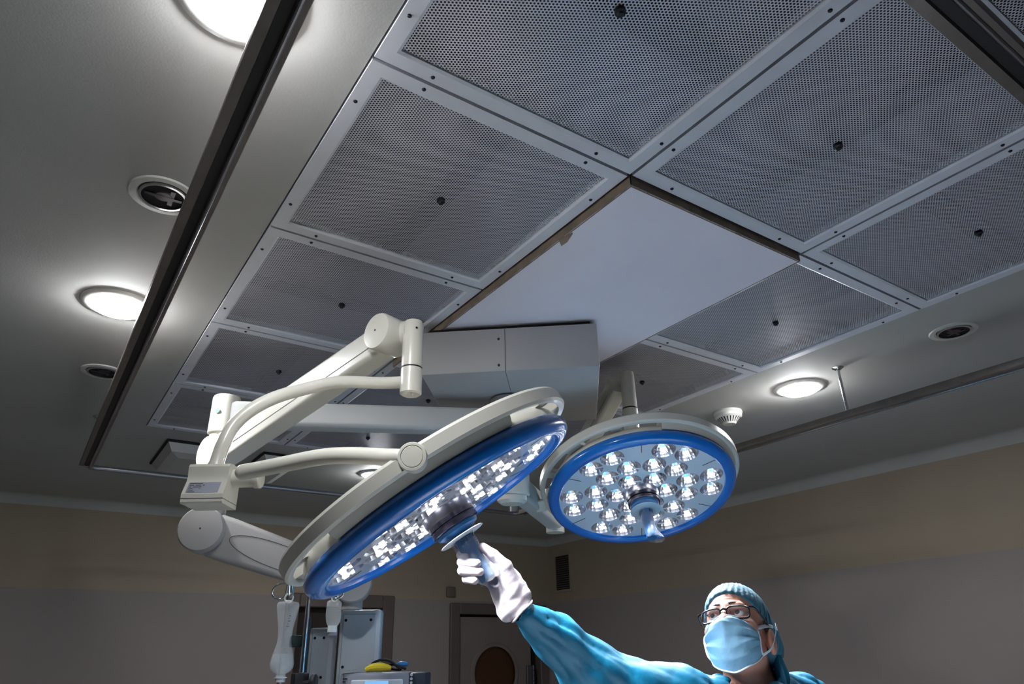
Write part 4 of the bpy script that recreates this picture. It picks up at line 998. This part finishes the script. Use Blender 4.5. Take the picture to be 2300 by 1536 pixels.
# gown: sleeve, shoulders, torso down to the shins
GI = MG  # sleeve joints in world space
A0 = MG @ Vector((.104, -.104, -.004)); A1 = at(1250, 1434, 1.525); A2 = at(1324, 1508, 1.56); A3 = at(1410, 1556, 1.60); SH = at(1520, 1572, 1.665)
CHs = HO + Vector((0, 0, -.235)) + pr_*.02 - pb_*.045; SL_ = at(1800, 1590, 1.82)
HIP = Vector((CHs.x, CHs.y, .92)); KN = Vector((CHs.x, CHs.y, .38))
GO = Vector((CHs.x, CHs.y, 0)); lc = lambda p: tuple(Vector(p)-GO)
adir = np.array((A3-A0).normalized(), np.float32); a0n = np.array(lc(A0), np.float32)
up_ = Vector((0, 0, 1)); e_a = np.array((up_-Vector(adir)*up_.dot(Vector(adir))).normalized(), np.float32); e_b = np.cross(adir, e_a)
def gown_sleeve(X, Y, Z):
    d = s_cone(X, Y, Z, lc(A0), lc(A1), .0245, .046)
    d = smin(d, s_cone(X, Y, Z, lc(A1), lc(A2), .046, .058), .02)
    d = smin(d, s_cone(X, Y, Z, lc(A2), lc(A3), .058, .070), .03)
    d = smin(d, s_cone(X, Y, Z, lc(A3), lc(SH), .070, .078), .02)
    return d
def f_gown(X, Y, Z):
    d = gown_sleeve(X, Y, Z)
    px_, py_, pz_ = X-a0n[0], Y-a0n[1], Z-a0n[2]
    s = px_*adir[0]+py_*adir[1]+pz_*adir[2]; ca_ = px_*e_a[0]+py_*e_a[1]+pz_*e_a[2]; cb = px_*e_b[0]+py_*e_b[1]+pz_*e_b[2]
    phi = np.arctan2(cb, ca_)
    fade = np.clip(s/.05, 0, 1)
    tri = lambda q: np.abs((q/np.pi) % 2-1)*2-1
    cre = lambda q: np.abs(np.sin(q))**.55                      # sharp valleys between soft folds
    d = d - fade*(.0065*cre(phi*2.5+s*5.5+.5*np.sin(s*17)) + .0035*cre(phi*4.0-s*11+1.1) + .0030*cre(s*17+phi*1.6+.8*np.sin(phi*2)) - .0065)
    seam = (s-.40)
    t = s_cone(X, Y, Z, lc(SH), lc(CHs), .075, .10)
    t = smin(t, s_cone(X, Y, Z, lc(CHs), lc(SL_), .10, .078), .05)
    t = smin(t, s_cone(X, Y, Z, lc(SL_), (SL_.x-GO.x+.02, SL_.y-GO.y, 1.05), .070, .055), .03)          # other arm hanging
    t = smin(t, s_cone(X, Y, Z, lc(CHs), lc(HIP), .165, .175), .06)
    t = smin(t, s_cone(X, Y, Z, lc(HIP), lc(KN), .18, .21), .06)
    t = t - .0085*cre(X*38+Y*20+Z*30+1.1*np.sin(Z*24)) - .0070*cre(X*27-Y*32-Z*14+np.sin(X*30)*1.2) + .008
    d = smin(d, t, .012)
    nk = s_cone(X, Y, Z, lc(HO+Vector((0, 0, -.02))+pr_*.004), lc(HO+Vector((0, 0, -.17))+pr_*.016-pb_*.01), .075, .066)      # neck opening
    nk = smin(nk, s_cone(X, Y, Z, lc(HO+Vector((0, 0, -.15))+pb_*.05), lc(HO+Vector((0, 0, -.27))-pr_*.01+pb_*.11), .062, .020), .01)
    d = smax(d, -nk, .014)
    return smax(d, s*0+.34-Z, .01)
link('gown', sdf_mesh('gown', f_gown, (-.75, -.42, .32), (.36, .40, 1.86), .006), 'gown_cloth', person, Matrix.Translation(GO))
# collar band standing around the neck
cb_ = MB(); col = []
for k in range(41):
    a = 2*math.pi*k/40; q = HO+Vector((0, 0, -.150-.045*math.cos(a)))+pr_*(.016+.080*math.sin(a))-pb_*.012+pb_*(.080*math.cos(a)); col.append(q)
cb_.tube(col, .016, 10, caps=False, flat=.45, up=Vector((0, 0, 1))).build('collar', 'gown_cloth', person)
for s_ in (-1, 1):
    b = Vector((CHs.x, CHs.y, 0))+pr_*(.10*s_)
    MB().tube([b+Vector((0, 0, .60)), b+Vector((0, 0, .40)), b+Vector((0, 0, .10))], [.085, .075, .068], 18, smooth=3).build('trouser_leg', 'trousers', person)
    sh = MB(); sh.sphere((0, 0, 0), .05, 12, (.95, 2.6, 1.1)); 
    for q in sh.v: q.z = max(q.z, -.045)
    sh.build('shoe', 'shoe_white', person, Matrix.Translation(b+pb_*.05+Vector((0, 0, .045))) @ frame((0, 0, 1), (0, 0, 0), (pr_.x, pr_.y, 0)))
